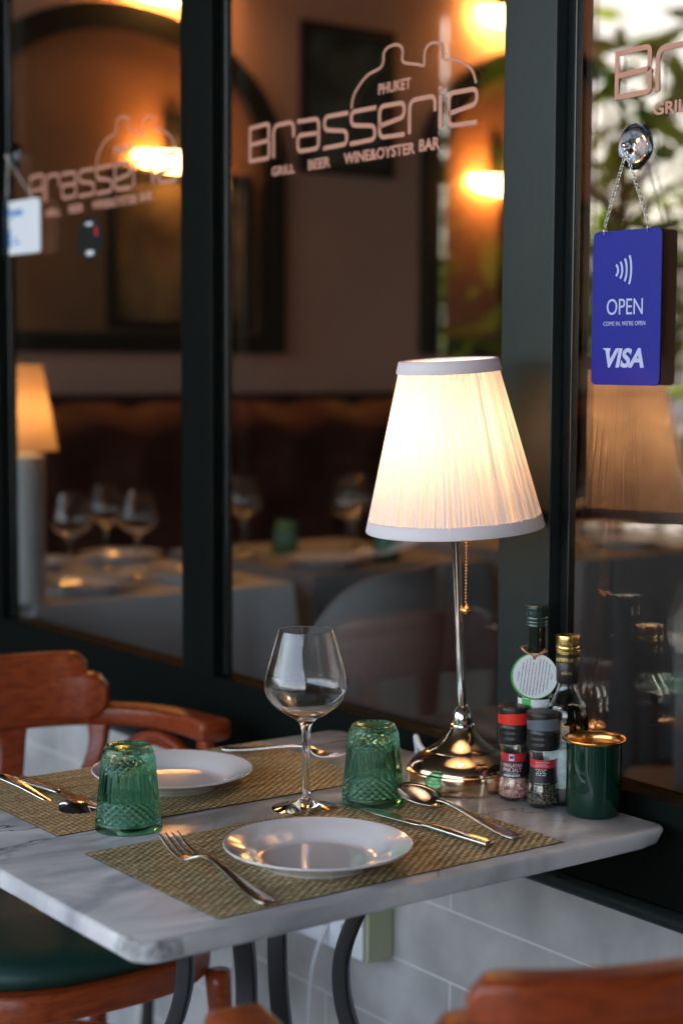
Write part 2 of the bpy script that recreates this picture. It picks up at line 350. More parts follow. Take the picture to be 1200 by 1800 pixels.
def ribbon(mb, pts, w, z=.0003, closed=False, mi=0):
    """flat ribbon with mitred joints, slight thickness, in the local xy plane"""
    P = [Vector((p[0], p[1])) for p in pts]; n = len(P); Lf = []; Rt = []
    for i in range(n):
        a = P[i-1] if (i > 0 or closed) else None; c = P[(i+1) % n] if (i < n-1 or closed) else None
        d1 = (P[i]-a).normalized() if a is not None else None; d2 = (c-P[i]).normalized() if c is not None else None
        if d1 is None: d1 = d2
        if d2 is None: d2 = d1
        t = (d1+d2); t = t.normalized() if t.length > 1e-6 else d1
        nn = Vector((-t.y, t.x)); k = 1/max(.45, nn.dot(Vector((-d1.y, d1.x))))
        Lf.append(P[i]+nn*w/2*k); Rt.append(P[i]-nn*w/2*k)
    vs = [(*p, z) for p in Lf]+[(*p, z) for p in Rt]+[(*p, -z) for p in Lf]+[(*p, -z) for p in Rt]; fs = []
    for i in range(n if closed else n-1):
        j = (i+1) % n
        fs += [(i, n+i, n+j, j), (2*n+i, 2*n+j, 3*n+j, 3*n+i), (i, j, 2*n+j, 2*n+i), (n+i, 3*n+i, 3*n+j, n+j)]
    if not closed: fs += [(0, 2*n, 3*n, n), (n-1, 2*n-1, 4*n-1, 3*n-1)]
    mb.add(vs, fs, mi)
def rounded(pts, r, k=5, closed=False):
    o = []; n = len(pts)
    for i, p in enumerate(pts):
        p = Vector(p)
        if (i in (0, n-1)) and not closed: o.append(tuple(p)); continue
        a = Vector(pts[i-1]); c = Vector(pts[(i+1) % n]); u = (a-p); w = (c-p); rr = min(r, u.length*.49, w.length*.49)
        u.normalize(); w.normalize()
        for j in range(k+1):
            t = j/k; o.append(tuple((p+u*rr)*(1-t)**2+p*2*t*(1-t)+(p+w*rr)*t*t))
    return o
def on_wall(vs, X, Y0, Z0):
    """artwork local x runs towards -Y, local y up, local z towards -X"""
    return [(X-v[2], Y0-v[0], Z0+v[1]) for v in vs]

# ================================================================== SETTING
XF, XG = 1.503, 1.535            # front of the window frame, plane of the panes
b = MB(); b.box(-14, 1.56, -12, 16, -.1, 0); struct(b.build('terrace_floor', M['floor_tile']))
b = MB(); b.box(1.56, 9, -3, 5.3, -.1, .004); struct(b.build('floor', M['sand_floor']))
b = MB(); b.box(-60, -14.0, -60, 60, -.12, -.02); struct(b.build('road', M['street']))
b = MB(); b.box(-2.6, 1.50, -4, 7.5, 3.2, 3.3); struct(b.build('terrace_ceiling', M['ceiling_dark']))
b = MB(); b.box(1.7, 8.2, -2.2, 5.1, 2.95, 3.05); struct(b.build('ceiling', M['ceiling_dark']))
# tiled parapet below the window
b = MB(); b.box(1.54, 1.60, -2.2, 5.2, 0, .64); w = b.build('parapet_wall', M['wall_tile']); tag(w, 'pale grey tiled low wall under the black window sill', 'wall')
b = MB(); b.box(1.50, 1.70, -2.2, 5.2, 2.62, 3.3); w = b.build('lintel_wall', M['black_paint']); tag(w, 'black wall band above the restaurant window', 'wall')
# room behind the glass
b = MB(); b.box(1.6, 8.2, 5.0, 5.12, 0, 2.95); tag(b.build('back_wall', M['wall_interior']), 'warm brown plastered wall at the back of the dining room', 'wall')
b = MB(); b.box(8.2, 8.3, -2.2, 5.12, 0, 2.95); tag(b.build('far_wall', M['wall_interior']), 'dim brown wall closing the far end of the dining room', 'wall')
b = MB(); b.box(1.6, 8.3, -2.3, -2.2, 0, 2.95); tag(b.build('side_wall', M['wall_interior']), 'dim brown wall at the near end of the dining room', 'wall')
# dark wall added so the left and middle panes mirror darkness, street side open
b = MB(); b.box(-1.60, 1.50, 5.6, 5.7, 0, 3.19); tag(b.build('added_dark_wall', M['black_timber']), 'added dark wall at the terrace end, keeping the pane reflections dark', 'wall')
b = MB(); b.box(-1.97, -1.71, 5.58, 5.72, 0, 3.19); tag(b.build('added_dark_column', M['black_timber'], bevel=.01), 'added black column leaving a bright gap in the pane reflection', 'column')  # column added to leave one narrow bright gap in the reflection
b = MB(); b.box(-1.3, 1.49, -1.75, -1.65, 0, 2.6); tag(b.build('light_block_screen', M['black_timber'], bevel=.01), 'added unseen black screen cutting the light from behind the camera', 'screen')  # unseen screen added to cut the light from behind the camera
# awning valance along the street edge
b = MB()
pts = []
for i in range(61):
    y = -4+11.5*i/60; pts.append((-2.62+.02*math.sin(i*1.7), y))
for i in range(60):
    (x0, y0), (x1, y1) = pts[i], pts[i+1]; zb = 3.02+.02*math.cos(i*.9)
    b.add([(x0,y0,zb),(x1,y1,zb),(x1,y1,3.3),(x0,y0,3.3),(x0-.004,y0,zb),(x1-.004,y1,zb),(x1-.004,y1,3.3),(x0-.004,y0,3.3)], [(0,1,2,3),(7,6,5,4),(0,4,5,1)])
tag(b.build('awning_valance', M['dark_timber']), 'dark cloth valance along the street edge of the terrace roof', 'awning')
# sunlit buildings across the street
def town_house(x, y0, y1, h, label, nwin, floors):
    t = empty('town_house', (x, (y0+y1)/2, 0)); tag(t, label, 'building', 'buildings across the street'); hw = (y1-y0)/2
    b = MB(); b.box(-5, 0, -hw, hw, 0, h); b.build('wall', M['facade_far'], t)
    b = MB(); b.box(-5.1, .25, -hw-.1, hw+.1, h, h+.3); b.build('roof', M['grey_wall'], t)
    for f in range(floors):
        for k in range(nwin):
            yc = -hw+(k+.5)*2*hw/nwin; z0 = .8+3.1*f
            b = MB(); b.box(.0, .06, yc-.6, yc+.6, z0, z0+1.6); wn = b.build('window', M['white_plastic'], t)
            b = MB(); b.box(.061, .075, yc-.52, yc+.52, z0+.08, z0+1.52); b.build('pane', M['black_paint'], wn)
town_house(-26, 16, 27, 3.4, 'white sunlit house across the street, reflected in the right pane', 4, 1)
town_house(-26, 28, 40, 3.8, 'white sunlit house across the street beyond the first one', 4, 1)
# leafy trees at the street edge: source of the green bokeh in the glass
def leafy_tree(x, y, h, n, seed, label, crown=(.55, .5, .75), leafsz=.13, zc=None):
    rnd = random.Random(seed); t = empty('leafy_tree', (x, y, 0)); tag(t, label, 'tree', 'leafy trees at the street edge')
    b = MB(); zc = zc or h*.72
    b.tube([(0,0,0),(.02,.01,h*.3),(-.03,.02,h*.6),(.02,0,h*.85)], [.055,.042,.03,.012], 10)
    for k in range(9):
        a = rnd.uniform(0, 2*PI); z0 = h*rnd.uniform(.35, .75); rr = rnd.uniform(.6, 1)
        b.tube([(0,0,z0),(math.cos(a)*crown[0]*.4*rr, math.sin(a)*crown[1]*.4*rr, z0+.18),(math.cos(a)*crown[0]*.85*rr, math.sin(a)*crown[1]*.85*rr, z0+.25)], [.018,.012,.005], 6)
    b.build('trunk', M['dark_timber'], t, True)
    b = MB()
    for k in range(n):
        while True:
            p = Vector((rnd.uniform(-1,1), rnd.uniform(-1,1), rnd.uniform(-1,1)))
            if .15 < p.length < 1: break
        p = Vector((p.x*crown[0], p.y*crown[1], zc+p.z*crown[2])); L_ = leafsz*rnd.uniform(.7, 1.4); w_ = L_*.36
        d = Vector((rnd.uniform(-1,1), rnd.uniform(-1,1), rnd.uniform(-.9,.3))).normalized(); s_ = d.cross(Vector((rnd.uniform(-1,1), rnd.uniform(-1,1), 1))).normalized(); nrm = d.cross(s_)
        vs = [p, p+d*L_*.35+s_*w_*.5+nrm*L_*.05, p+d*L_-nrm*L_*.12, p+d*L_*.35-s_*w_*.5+nrm*L_*.05, p+d*L_*.7+s_*w_*.36, p+d*L_*.7-s_*w_*.36]
        b.add(vs, [(0,1,3),(1,4,5,3),(4,2,5)])
    b.build('crown', M['leaf'], t)
leafy_tree(-1.80, 4.75, 2.7, 300, 1, 'dark leafy tree nearest the terrace wall', (.75,.6,.95), .20, 1.75)
leafy_tree(-3.3, 4.6, 3.1, 140, 2, 'slender tree with bright yellow green leaves beside the road', (.8,.7,.8), .2, 2.1)
leafy_tree(-1.95, 6.45, 3.0, 1300, 6, 'dense small leafed tree added to break up the bright gap in the reflection', (.42,.4,1.35), .13, 1.75)  # added tree, splits the bright gap into spots in the pane
leafy_tree(-4.6, 7.6, 3.6, 150, 3, 'dense tree with small leaves behind the other two', (1.3,1.1,1.2), .2, 2.3)

hp = empty('added_hedge', (-2.45, 1.5, 0)); tag(hp, 'added low hedge in a dark planter, hiding bright floor from the pane reflections', 'hedge')  # hedge added to hide the bright floor from the window reflections
b = MB(); b.box(-.18, .18, -5.5, 5.9, .0, .55); b.build('planter_box', M['dark_timber'], hp, bevel=.01)
b = MB(); rnd = random.Random(4)
for k in range(5200):
    p = Vector((rnd.uniform(-.2,.2), rnd.uniform(-5.5,5.9), .55+.45*rnd.random()**.7)); d = Vector((rnd.uniform(-1,1), rnd.uniform(-1,1), rnd.uniform(-.3,1))).normalized(); q = d.cross(Vector((rnd.uniform(-1,1), rnd.uniform(-1,1), rnd.uniform(-1,1)))).normalized()
    L_ = rnd.uniform(.05, .09); b.add([p, p+d*L_*.5+q*L_*.28, p+d*L_, p+d*L_*.5-q*L_*.28], [(0,1,3),(1,2,3)])
b.build('foliage', M['leaf_dark'], hp)

# ================================================================== WINDOW FRONT
win = empty('shopfront_window', (XG, 1.5, 0)); tag(win, 'black framed restaurant window of tall glass panes above the tiled low wall', 'window')
def wpart(mb, name, mat, parent=None, **k):
    o = mb.build(name, mat, parent or win, **k)
    if parent is None: o.matrix_parent_inverse = Matrix.Translation((-XG, -1.5, 0))
    return o
PITCH = .803; PY = [.779, 1.582, 2.385, 3.188, 3.991]      # near edge of each post face
panes = []
for i, y in enumerate(PY):
    b = MB(); b.box(XF, 1.544, y, y+.097, .772, 2.60); post = wpart(b, 'post', M['post_paint'] if i < 2 else M['black_paint'], bevel=.002)  # nearer posts in a daylit tone, farther ones black: light put into the paint
    for s0, s1 in ((y-.017, y-.001), (y+.098, y+.114)):
        b = MB(); b.box(XF+.018, XG-.002, s0, s1, .772, 2.60); wpart(b, 'glazing_bead', M['bead_paint'], bevel=.0015)
for i in range(len(PY)+1):
    y0 = (PY[i-1]+.098) if i > 0 else -.02; y1 = (PY[i]-.001) if i < len(PY) else 4.95
    b = MB(); b.box(XG, XG+.006, y0, y1, .772, 2.60); p = wpart(b, 'glass_pane', M['pane']); panes.append(p)
b = MB(); b.box(XF+.002, 1.556, -2.2, 5.1, .642, .7715); wpart(b, 'sill', M['sill_paint'], bevel=.003)
b = MB(); b.tube([(1.512, -2.2, .628), (1.512, 5.1, .628)], .0125, 16); wpart(b, 'sill_moulding', M['post_paint'], smooth=True)
b = MB(); b.box(XF+.012, 1.60, -2.2, 5.1, 2.601, 2.64); wpart(b, 'top_rail', M['black_paint'])

# copper lettering -------------------------------------------------------
def logo_mesh():
    b = MB(); w = .0066; xh = .0500; bt = .0048; e = w/2
    def st(pts, closed=False, r=.010): ribbon(b, rounded(pts, r, 5, closed), w, closed=closed)
    # B
    st([(.0053,.0555),(.056,.0575),(.056,.0312),(.0053,.0290)], r=.007); st([(.0531,.0310),(.0565,.0290),(.0565,.004),(.0053,.0035)], r=.007); ribbon(b, [(.0022,.0585),(.0022,.001)], w)
    st([(.0690,.0025),(.0690,.0525),(.1240,.0525),(.1240,.0290)], r=.014)
    st([(.1345,.0515),(.1900,.0505),(.1900,.0060),(.1350,.0060),(.1350,.0305),(.1895,.0290)], r=.010)
    for x0, x1 in ((.2020,.2640),(.2690,.3320)):
        st([(x1,.0505),(x0+.003,.0505),(x0+.003,.0315),(x1-.003,.0245),(x1-.003,.0055),(x0,.0045)], r=.010)
    for x0, x1 in ((.3390,.4000),(.4935,.5555)):
        st([(x1-.002,.0055),(x0+.001,.0065),(x0+.001,.0505),(x1-.003,.0500),(x1-.003,.0300),(x0+.001,.0230)], r=.011)
    st([(.4090,.0045),(.4090,.0510),(.4650,.0510),(.4650,.0300)], r=.014)
    ribbon(b, [(.4765,.0060),(.4765,.0505)], w*1.25); ribbon(b, [(.4765,.0565),(.4765,.0625)], w*1.25)
    cr_ = [(.2726,.0551),(.2750,.0680),(.2840,.0811),(.3096,.0983),(.3400,.1050),(.3480,.1130),(.3490,.1250),(.3600,.1320),(.3800,.1325),(.3921,.1240),(.3915,.1110),(.3990,.1045),(.4250,.0990),(.4401,.0959),
           (.4410,.1100),(.4460,.1200),(.4600,.1235),(.4770,.1190),(.4815,.1080),(.4830,.0985),(.4980,.0965),(.5212,.0891),(.5420,.0757),(.5510,.0575)]
    sp = cr_spline(cr_, 5)
    ribbon(b, sp, .0040)
    for body, x, y, ww, hh in (('PHUKET',.3368,.0675,.0745,.0155),('GRILL',.0636,-.0256,.0635,.0148),('BEER',.1627,-.0245,.0575,.0155),('WINE&OYSTER',.2538,-.0240,.1680,.0165),('BAR',.4310,-.0225,.0450,.0170)):
        v, f = fit(body, x, y, ww, hh, offset=.03, extrude=.0003); b.add(v, f)
    return b
LG = logo_mesh()
for i, (Y0, Z0) in {1: (1.510, 1.6135), 2: (2.320, 1.610), 3: (3.100, 1.597)}.items():
    b = MB(); b.add(on_wall(LG.v, XG-.001, Y0, Z0), LG.f)
    o = b.build('logo_lettering', M['vinyl_copper'], panes[i])
# oval sticker on the left pane
b = MB(); el = [(.058*.9*math.cos(2*PI*k/40), .041*math.sin(2*PI*k/40)) for k in range(40)]
b.add(on_wall([(x, y, .0004) for x, y in el], XG-.001, 2.855, 1.521), [tuple(range(40))])
o = b.build('oval_sticker', M['label_black'], panes[3])
b = MB()
for x0, y0, w_, h_ in ((-.016,.024,.026,.006),(-.014,-.031,.028,.009)): b.add(on_wall([(x0,y0,.001),(x0+w_,y0,.001),(x0+w_,y0+h_,.001),(x0,y0+h_,.001)], XG-.001, 2.855, 1.521), [(0,1,2,3)])
o2 = b.build('printed_mark', M['label_white'], o)
b = MB(); b.add(on_wall([(.020,.004,.001),(.030,.004,.001),(.030,.02,.001),(.020,.02,.001)], XG-.001, 2.855, 1.521), [(0,1,2,3)])
o2 = b.build('printed_mark', M['label_red'], o)

# hanging signs ----------------------------------------------------------
def chain_mb(b, p0, p1, pitch=.0040, r=.0023, w=.00062):
    p0 = Vector(p0); p1 = Vector(p1); n = int((p1-p0).length/pitch); d = (p1-p0).normalized()
    for k in range(n):
        c = p0+d*(k+.5)*pitch*((p1-p0).length/(n*pitch)); u = d.cross(Vector((0,1,0) if k % 2 else (1,0,0))).normalized()
        c2 = d.cross(u) if False else u
        b.tube([c+d*math.cos(2*PI*j/10)*r*1.15+c2*math.sin(2*PI*j/10)*r*.85 for j in range(10)], w, 5, closed=True)
def suction(loc, label):
    t = empty('suction_hook', loc); tag(t, label, 'suction hook', 'suction cup hooks on the window')
    def X(prof, n=40):
        b = MB(); b.lathe(prof, n); b.v = [(-z, x, y) for x, y, z in b.v]; return b
    X([(0,.0135),(.006,.0135),(.007,.011),(.0065,.008),(.010,.0065),(.018,.0045),(.0255,.0022),(.0278,.0006),(.0275,.0),(.018,.0014),(.010,.003),(0,.0036)]).build('cup', M['cup'], t, True)
    b = MB(); b.tube([(-.0135,0,.002),(-.0165,0,.001),(-.0175,0,-.004),(-.0165,0,-.009),(-.0135,0,-.0095),(-.0125,0,-.006)], .0011, 8); b.build('hook', M['chrome'], t, True)
    b = MB(); b.lathe([(0,0),(.0035,0),(.0036,.006),(.003,.008),(0,.008)], 20); b.v = [(-z-.013, x, y) for x, y, z in b.v]; b.build('knob', M['chrome'], t, True)
    return t
M['cup'] = glassmat('cup', (.80,.86,.93), 1.45)
CUP = Vector((XG-.001, 1.4755, 1.5545)); suction(CUP, 'clear suction cup hook holding the chains of the blue sign')
def panel_mesh(w, h, r, t):
    b = MB(); P = []
    for cx, cy_, a0 in ((w-r, h-r, 0), (r, h-r, 90), (r, r, 180), (w-r, r, 270)):
        for i in range(6): a = R(a0+90*i/5); P.append((cx+r*math.cos(a), cy_+r*math.sin(a)))
    return P
def hanging_sign(loc, W_, H_, label, kind, cup):
    """local: x to -Y, y up ; origin lower left of the front"""
    t = empty('hanging_sign', loc); tag(t, label, 'sign', 'card signs hanging on chains on the window')
    P = panel_mesh(W_, H_, .008, .003); n = len(P)
    def wl(vs): return [(-v[2], -v[0], v[1]) for v in vs]
    b = MB(); b.add(wl([(x, y, 0) for x, y in P]+[(x, y, -.0022) for x, y in P]), [tuple(range(n)), tuple(range(n, 2*n))[::-1]]+[(k, (k+1) % n, n+(k+1) % n, n+k) for k in range(n)])
    b.build('board', M['sign_back'] if kind == 'blue' else M['white_plastic'], t)
    b = MB(); b.add(wl([(x, y, .0009) for x, y in P]+[(x, y, .0001) for x, y in P]), [tuple(range(n))]+[(k, (k+1) % n, n+(k+1) % n, n+k) for k in range(n)])
    f_ = b.build('face', M['sign_blue'] if kind == 'blue' else M['sign_white'], t)
    def art(name, items, mat):
        b = MB()
        for v, f in items: b.add(wl([(p[0], p[1], p[2]*.5+.0013) for p in v]), f)
        return b.build(name, mat, f_)
    if kind == 'blue':
        s = W_/.114
        art('lettering', [fit('OPEN', .0255*s, .0855, .0600*s, .0195)], M['sign_text'])
        art('lettering', [fit('COME IN, WE\'RE OPEN', .0200*s, .0715, .0700*s, .0062)], M['sign_text'])
        v, f = fit('VISA', .0240*s, .0210, .0650*s, .0240, shear=.22, offset=.035)
        b2 = MB(); b2.add(v, f); b2.add([(.0185,.0450,0),(.0330,.0450,0),(.0300,.0330,0),(.0262,.0415,0)], [(0,3,2,1)])
        art('logo_lettering', [(b2.v, b2.f)], M['sign_text'])
        b2 = MB()
        for k, (cx, hh) in enumerate(((.0420,.0100),(.0490,.0150),(.0565,.0205),(.0640,.0260))):
            pts = [(cx-.006+.0075*math.cos(a)*1.0+0*k, .1395+hh*.78*math.sin(a)) for a in [R(-58+116*j/14) for j in range(15)]]
            ribbon(b2, pts, .0030)
        art('contactless_mark', [(b2.v, b2.f)], M['sign_text'])
    else:
        art('lettering', [fit('Open', .016, H_*.66, .085, .024, offset=.03)], M['sign_lightblue'])
        b2 = MB(); b2.add([(.018,.014,0),(.046,.014,0),(.046,.050,0),(.018,.050,0)], [(0,1,2,3)]); b2.add([(.056,.030,0),(.078,.030,0),(.078,.033,0),(.056,.033,0)], [(0,1,2,3)]); b2.add([(.056,.020,0),(.088,.020,0),(.088,.024,0),(.056,.024,0)], [(0,1,2,3)])
        art('card_mark', [(b2.v, b2.f)], M['sign_lightblue'])
    hk = Vector(cup)-Vector(loc)
    for fx in (.17, .80):
        cx = W_*fx; ring = MB(); ctr = Vector((0, -cx, H_+.0005))
        ring.tube([ctr+Vector((math.sin(2*PI*k/20)*.0045, math.sin(2*PI*k/20)*.002, math.cos(2*PI*k/20)*.0055)) for k in range(20)], .0006, 6, closed=True)
        ring.build('ring', M['chrome'], t, True)
        b = MB(); chain_mb(b, ctr+Vector((-.001,0,.006)), hk); b.build('chain', M['chrome'], t, True)
    return t
hanging_sign((1.5225, 1.531, 1.2665), .114, .1875, 'blue card sign reading open hanging on chains in front of the right pane', 'blue', (1.519, 1.4755, 1.548))
CUP2 = Vector((XG-.001, 3.165, 1.70)); suction(CUP2, 'clear suction cup hook above the white card at the left edge')
hanging_sign((1.5225, 3.208, 1.505), .172, .105, 'white card sign with blue print hanging at the left edge of the window', 'white', (1.519, 3.165, 1.694))

# ================================================================== TABLE
TX0, TX1, TY0, TY1, TT = .772, 1.487, 1.352, 2.014, .75
table = empty('marble_table', (1.13, 1.68, 0)); tag(table, 'square bistro table with chipped veined marble top and black iron legs', 'table')
def marble_top():
    hx, hy = (TX1-TX0)/2, (TY1-TY0)/2; P = []
    rnd = random.Random(3)
    for ci, (cx, cy_, a0, r) in enumerate(((hx, hy, 0, .025), (-hx, hy, 90, .02), (-hx, -hy, 180, .026), (hx, -hy, 270, .020))):
        sx = 1 if cx > 0 else -1; sy = 1 if cy_ > 0 else -1; ox, oy = cx-sx*r, cy_-sy*r
        for i in range(10): a = R(a0+90*i/9); P.append((ox+r*math.cos(a), oy+r*math.sin(a)))
        nx = [(-hx, hy), (-hx, -hy), (hx, -hy), (hx, hy)][ci]; r2 = [.02,.026,.020,.025][ci]
        ex, ey = [(-hx+r2, hy), (-hx, -hy+r2), (hx-r2, -hy), (hx, hy-r2)][ci]; sx0, sy0 = P[-1]
        for i in range(1, 60): t = i/60; P.append((sx0+(ex-sx0)*t, sy0+(ey-sy0)*t))
    n = len(P); C0 = Vector((0,0)); zs = [(0,.0),(.0016,-.0006),(.0032,-.0024),(.0040,-.0055),(.0040,-.017),(.003,-.0195),(.0008,-.021),(-.006,-.0215)]
    # ring offsets measured outwards from an inset outline
    vs = []; nor = []
    for i in range(n):
        d = Vector(P[(i+1) % n])-Vector(P[i-1]); nn = Vector((d.y, -d.x)).normalized(); nor.append(nn)
    from mathutils import noise
    for off, z in zs:
        for i in range(n):
            p = Vector(P[i])-nor[i]*(.004-off); q = Vector((p.x, p.y, z))
            jit = noise.noise(Vector((p.x*60, p.y*60, z*90)))*.0007+noise.noise(Vector((p.x*15, p.y*15, z*40)))*.0009
            # chips at the front-left corner and the right corner
            dc = (Vector(P[i])-Vector((-hx+.012, -hy+.012))).length; dr = (Vector(P[i])-Vector((hx, -hy+.004))).length
            chip = 0
            if dc < .05 and z > -.016: chip = max(0, (1-dc/.05))*(.010+.006*noise.noise(Vector((p.x*120, p.y*120, z*150))))*(1 if z > -.012 else .4)
            if dr < .045 and z < -.009: chip = max(0, (1-dr/.045))*(.012+.008*noise.noise(Vector((p.x*150, p.y*150, z*150))))
            q -= Vector((nor[i].x, nor[i].y, 0))*(chip-jit)
            if dc < .05 and z > -.004: q.z -= max(0, 1-dc/.05)*.0035
            vs.append(q)
    fs = [tuple(range(n))]+[(j*n+i, j*n+(i+1) % n, (j+1)*n+(i+1) % n, (j+1)*n+i) for j in range(len(zs)-1) for i in range(n)]+[tuple(range((len(zs)-1)*n, len(zs)*n))[::-1]]
    b = MB(); b.add(vs, fs)
    for k, f in enumerate(b.f):
        if len(f) == 4:
            c_ = sum((Vector(b.v[i]) for i in f), Vector())/4
            if (Vector((c_.x, c_.y))-Vector((-hx+.012, -hy+.012))).length < .040 and c_.z > -.013 and c_.z < -.0007: b.m[k] = 1
            if (Vector((c_.x, c_.y))-Vector((hx, -hy))).length < .03 and c_.z < -.012: b.m[k] = 1
    return b
b = marble_top(); o = b.build('table_top', None, table, True, mats=[M['marble'], M['marble_rough']]); o.location = (0, 0, TT); o.data.set_sharp_from_angle(angle=R(60))
o.location = ((TX0+TX1)/2-1.13, (TY0+TY1)/2-1.68, TT)
b = MB(); b.box(-.20, .20, -.18, .18, .706, .728); b.build('top_bracket', M['iron'], table, bevel=.003)
for sx, sy in ((1,-1),(-1,1),(-1,-1),(1,1)):
    pr = cr_spline([(.115,.712),(.100,.68),(.078,.62),(.068,.565),(.074,.50),(.098,.42),(.13,.33),(.155,.22),(.18,.10),(.225,.012)], 6)
    d = Vector((sx, sy, 0)).normalized(); k = math.sqrt(2)
    b = MB(); b.sweep([(d.x*r*k, d.y*r*k, z) for r, z in pr], [rrect(.024, .020, .004)]*len(pr), side=(-d.y, d.x, 0)); b.build('leg', M['iron'], table, bevel=0, smooth=True, angle=R(50))
b = MB(); b.lathe([(.0,.10),(.02,.10),(.02,.12),(0,.12)], 20); 
for sx, sy in ((1,1),(1,-1)): b.tube([(sx*.17, sy*.17, .11), (-sx*.17, -sy*.17, .11)], .007, 8)
b.build('cross_brace', M['iron'], table, True)

# ---------------------------------------------------------------- placemats
def placemat(loc, LX, LY, label):
    nx = int(LX/.0066); ny = int(LY/.0050); p1 = LX/nx; p2 = LY/ny; h = .0005; rnd = random.Random(5)
    b = MB()
    for axis in (0, 1):
        n1, n2 = (nx, ny) if axis == 0 else (ny, nx)      # n2 strands each crossing n1 cells
        for j in range(n2):
            vs = []; off = rnd.uniform(-.06, .06)
            for i in range(2*n1+1):
                u = i/2; s = 0 if i % 2 == 0 else (1 if ((i//2)+j+axis) % 2 == 0 else -1)
                z = .0013+s*h; wj = (.275 if axis == 0 else .36)*(1+.08*math.sin(i*1.3+j))
                for q in (-wj, wj):
                    vv = j+.5+q+off*.3
                    vs.append((u*p1, vv*p2, z) if axis == 0 else (vv*p1, u*p2, z+.00002))
            b.add(vs, [(2*i, 2*i+1, 2*i+3, 2*i+2) for i in range(2*n1)])
    t = empty('placemat', loc); tag(t, label, 'placemat', 'woven placemats on the marble table')
    b.v = [(x-LX/2, y-LY/2, z) for x, y, z in b.v]
    o = b.build('weave', M['weave'], t)
    b = MB(); b.box(-LX/2+.001, LX/2-.001, -LY/2+.001, LY/2-.001, .0002, .0005); b.build('gap_sheet', M['weave_dark'], t)  # near-black sheet under the weave that darkens the gaps
    return t
placemat((1.1055, 1.5135, TT+.0002), .466, .276, 'woven olive and tan placemat under the front plate')
placemat((1.1130, 1.8680, TT+.0002), .466, .276, 'woven olive and tan placemat under the far plate, beyond the left tumbler')

# ---------------------------------------------------------------- plates
def plate(name, loc, rad, label, h=.0235):
    s = rad/.103
    pr = [(0,.0068),(.050,.0068),(.0600,.0072),(.0660,.0092),(.0720,.0130),(.0850,.0185),(.0970,.0222),(.1010,.0236),(.1026,.0238),(.1030,.0230),(.1022,.0215),(.0960,.0192),(.0840,.0148),(.0720,.0096),(.0670,.0055),(.0610,.0030),(.0600,.0004),(.0585,0),(.0570,.0004),(.0560,.0030),(.050,.0035),(0,.0035)]
    b = MB(); b.lathe([(r*s, z) for r, z in pr], 96); o = b.build(name, M['porcelain'], None, True); o.location = loc; tag(o, label, 'plate', 'white dinner plates'); return o
plate('dinner_plate', (1.0600, 1.4690, TT+.0018), .103, 'white porcelain plate on the front placemat, between fork and spoon')
plate('dinner_plate', (1.1080, 1.8540, TT+.0018), .103, 'white porcelain plate on the far placemat behind the left green tumbler')

# ---------------------------------------------------------------- cut glass tumblers, upside down
def tumbler(loc, rz, label, H=.0985, rb=.0392, rt=.0300):
    n = 216; vs = []; prof = []
    zs = [i*H*.93/84 for i in range(85)]
    def rout(z): t = z/H; return rb+(rt-rb)*(t**1.15)
    NR = 24
    for z in zs:
        t = z/H
        for k in range(n):
            a = 2*PI*k/n; r = rout(z); d = 0
            if .10 < t < .345: # diamonds
                u = a*NR/(2*PI); v = (t-.10)/.245*3.0
                q = min(abs(((u+v) % 1)-.5), abs(((u-v) % 1)-.5))*2   # 0 ridge centre -> groove
                d = -.0026*(1-min(1, q*1.6))
            elif .345 <= t < .70:
                d = -.0013*(abs(math.sin(a*NR/2)) < .99)*(1-abs(math.sin(a*NR*.5)))
                d = -.0021*(abs(math.cos(a*NR*.5)))**1.5
            elif .70 <= t < .90:
                u = a*NR/(2*PI); v = (t-.70)/.20*2.5
                q = min(abs(((u+v) % 1)-.5), abs(((u-v) % 1)-.5))*2
                d = -.0024*(1-min(1, q*1.6))
            elif t >= .9: d = -.0004
            rr = r+d-(.0012*max(0, (t-.86)/.07) if t > .86 else 0)
            vs.append((rr*math.cos(a), rr*math.sin(a), z))
    rings = len(zs)
    for r, z in ((rt-.0024, H*.962),(rt-.0034, H*.988),(rt-.0058, H),(rt-.0105, H*.985),(rt-.015, H*.97),(0.0001, H*.965)):
        for k in range(n): a = 2*PI*k/n; vs.append((r*math.cos(a), r*math.sin(a), z)); 
        rings += 1
    top = rings-1
    fs = [(j*n+k, j*n+(k+1) % n, (j+1)*n+(k+1) % n, (j+1)*n+k) for j in range(rings-1) for k in range(n)]
    base = len(vs); inner = [(rb-.0012, 0), (rb-.0026, .0008)]+[(rout(z)-.0045-.002*(z/H), z) for z in [H*i/20 for i in range(2, 16)]]+[(rt-.0085, H*.80),(rt-.014, H*.83),(.0001, H*.835)]
    for r, z in inner:
        for k in range(n): a = 2*PI*k/n; vs.append((r*math.cos(a), r*math.sin(a), z))
    m = len(inner)
    fs += [(base+j*n+k, base+(j+1)*n+k, base+(j+1)*n+(k+1) % n, base+j*n+(k+1) % n) for j in range(m-1) for k in range(n)]
    fs += [(k, base+k, base+(k+1) % n, (k+1) % n) for k in range(n)]
    b = MB(); b.add(vs, fs); o = b.build('green_tumbler', M['green_glass'], None, True); o.location = loc; o.rotation_euler = (0, 0, rz)
    tag(o, label, 'tumbler', 'upturned cut glass tumblers'); return o
tum = tumbler((.9668, 1.7175, TT+.0002), 0, 'upturned green cut glass tumbler at the left, in front of the far plate')
o = dup(tum, (1.2665, 1.6395, TT+.0022), .1, 'upturned green cut glass tumbler standing beside the lamp base')

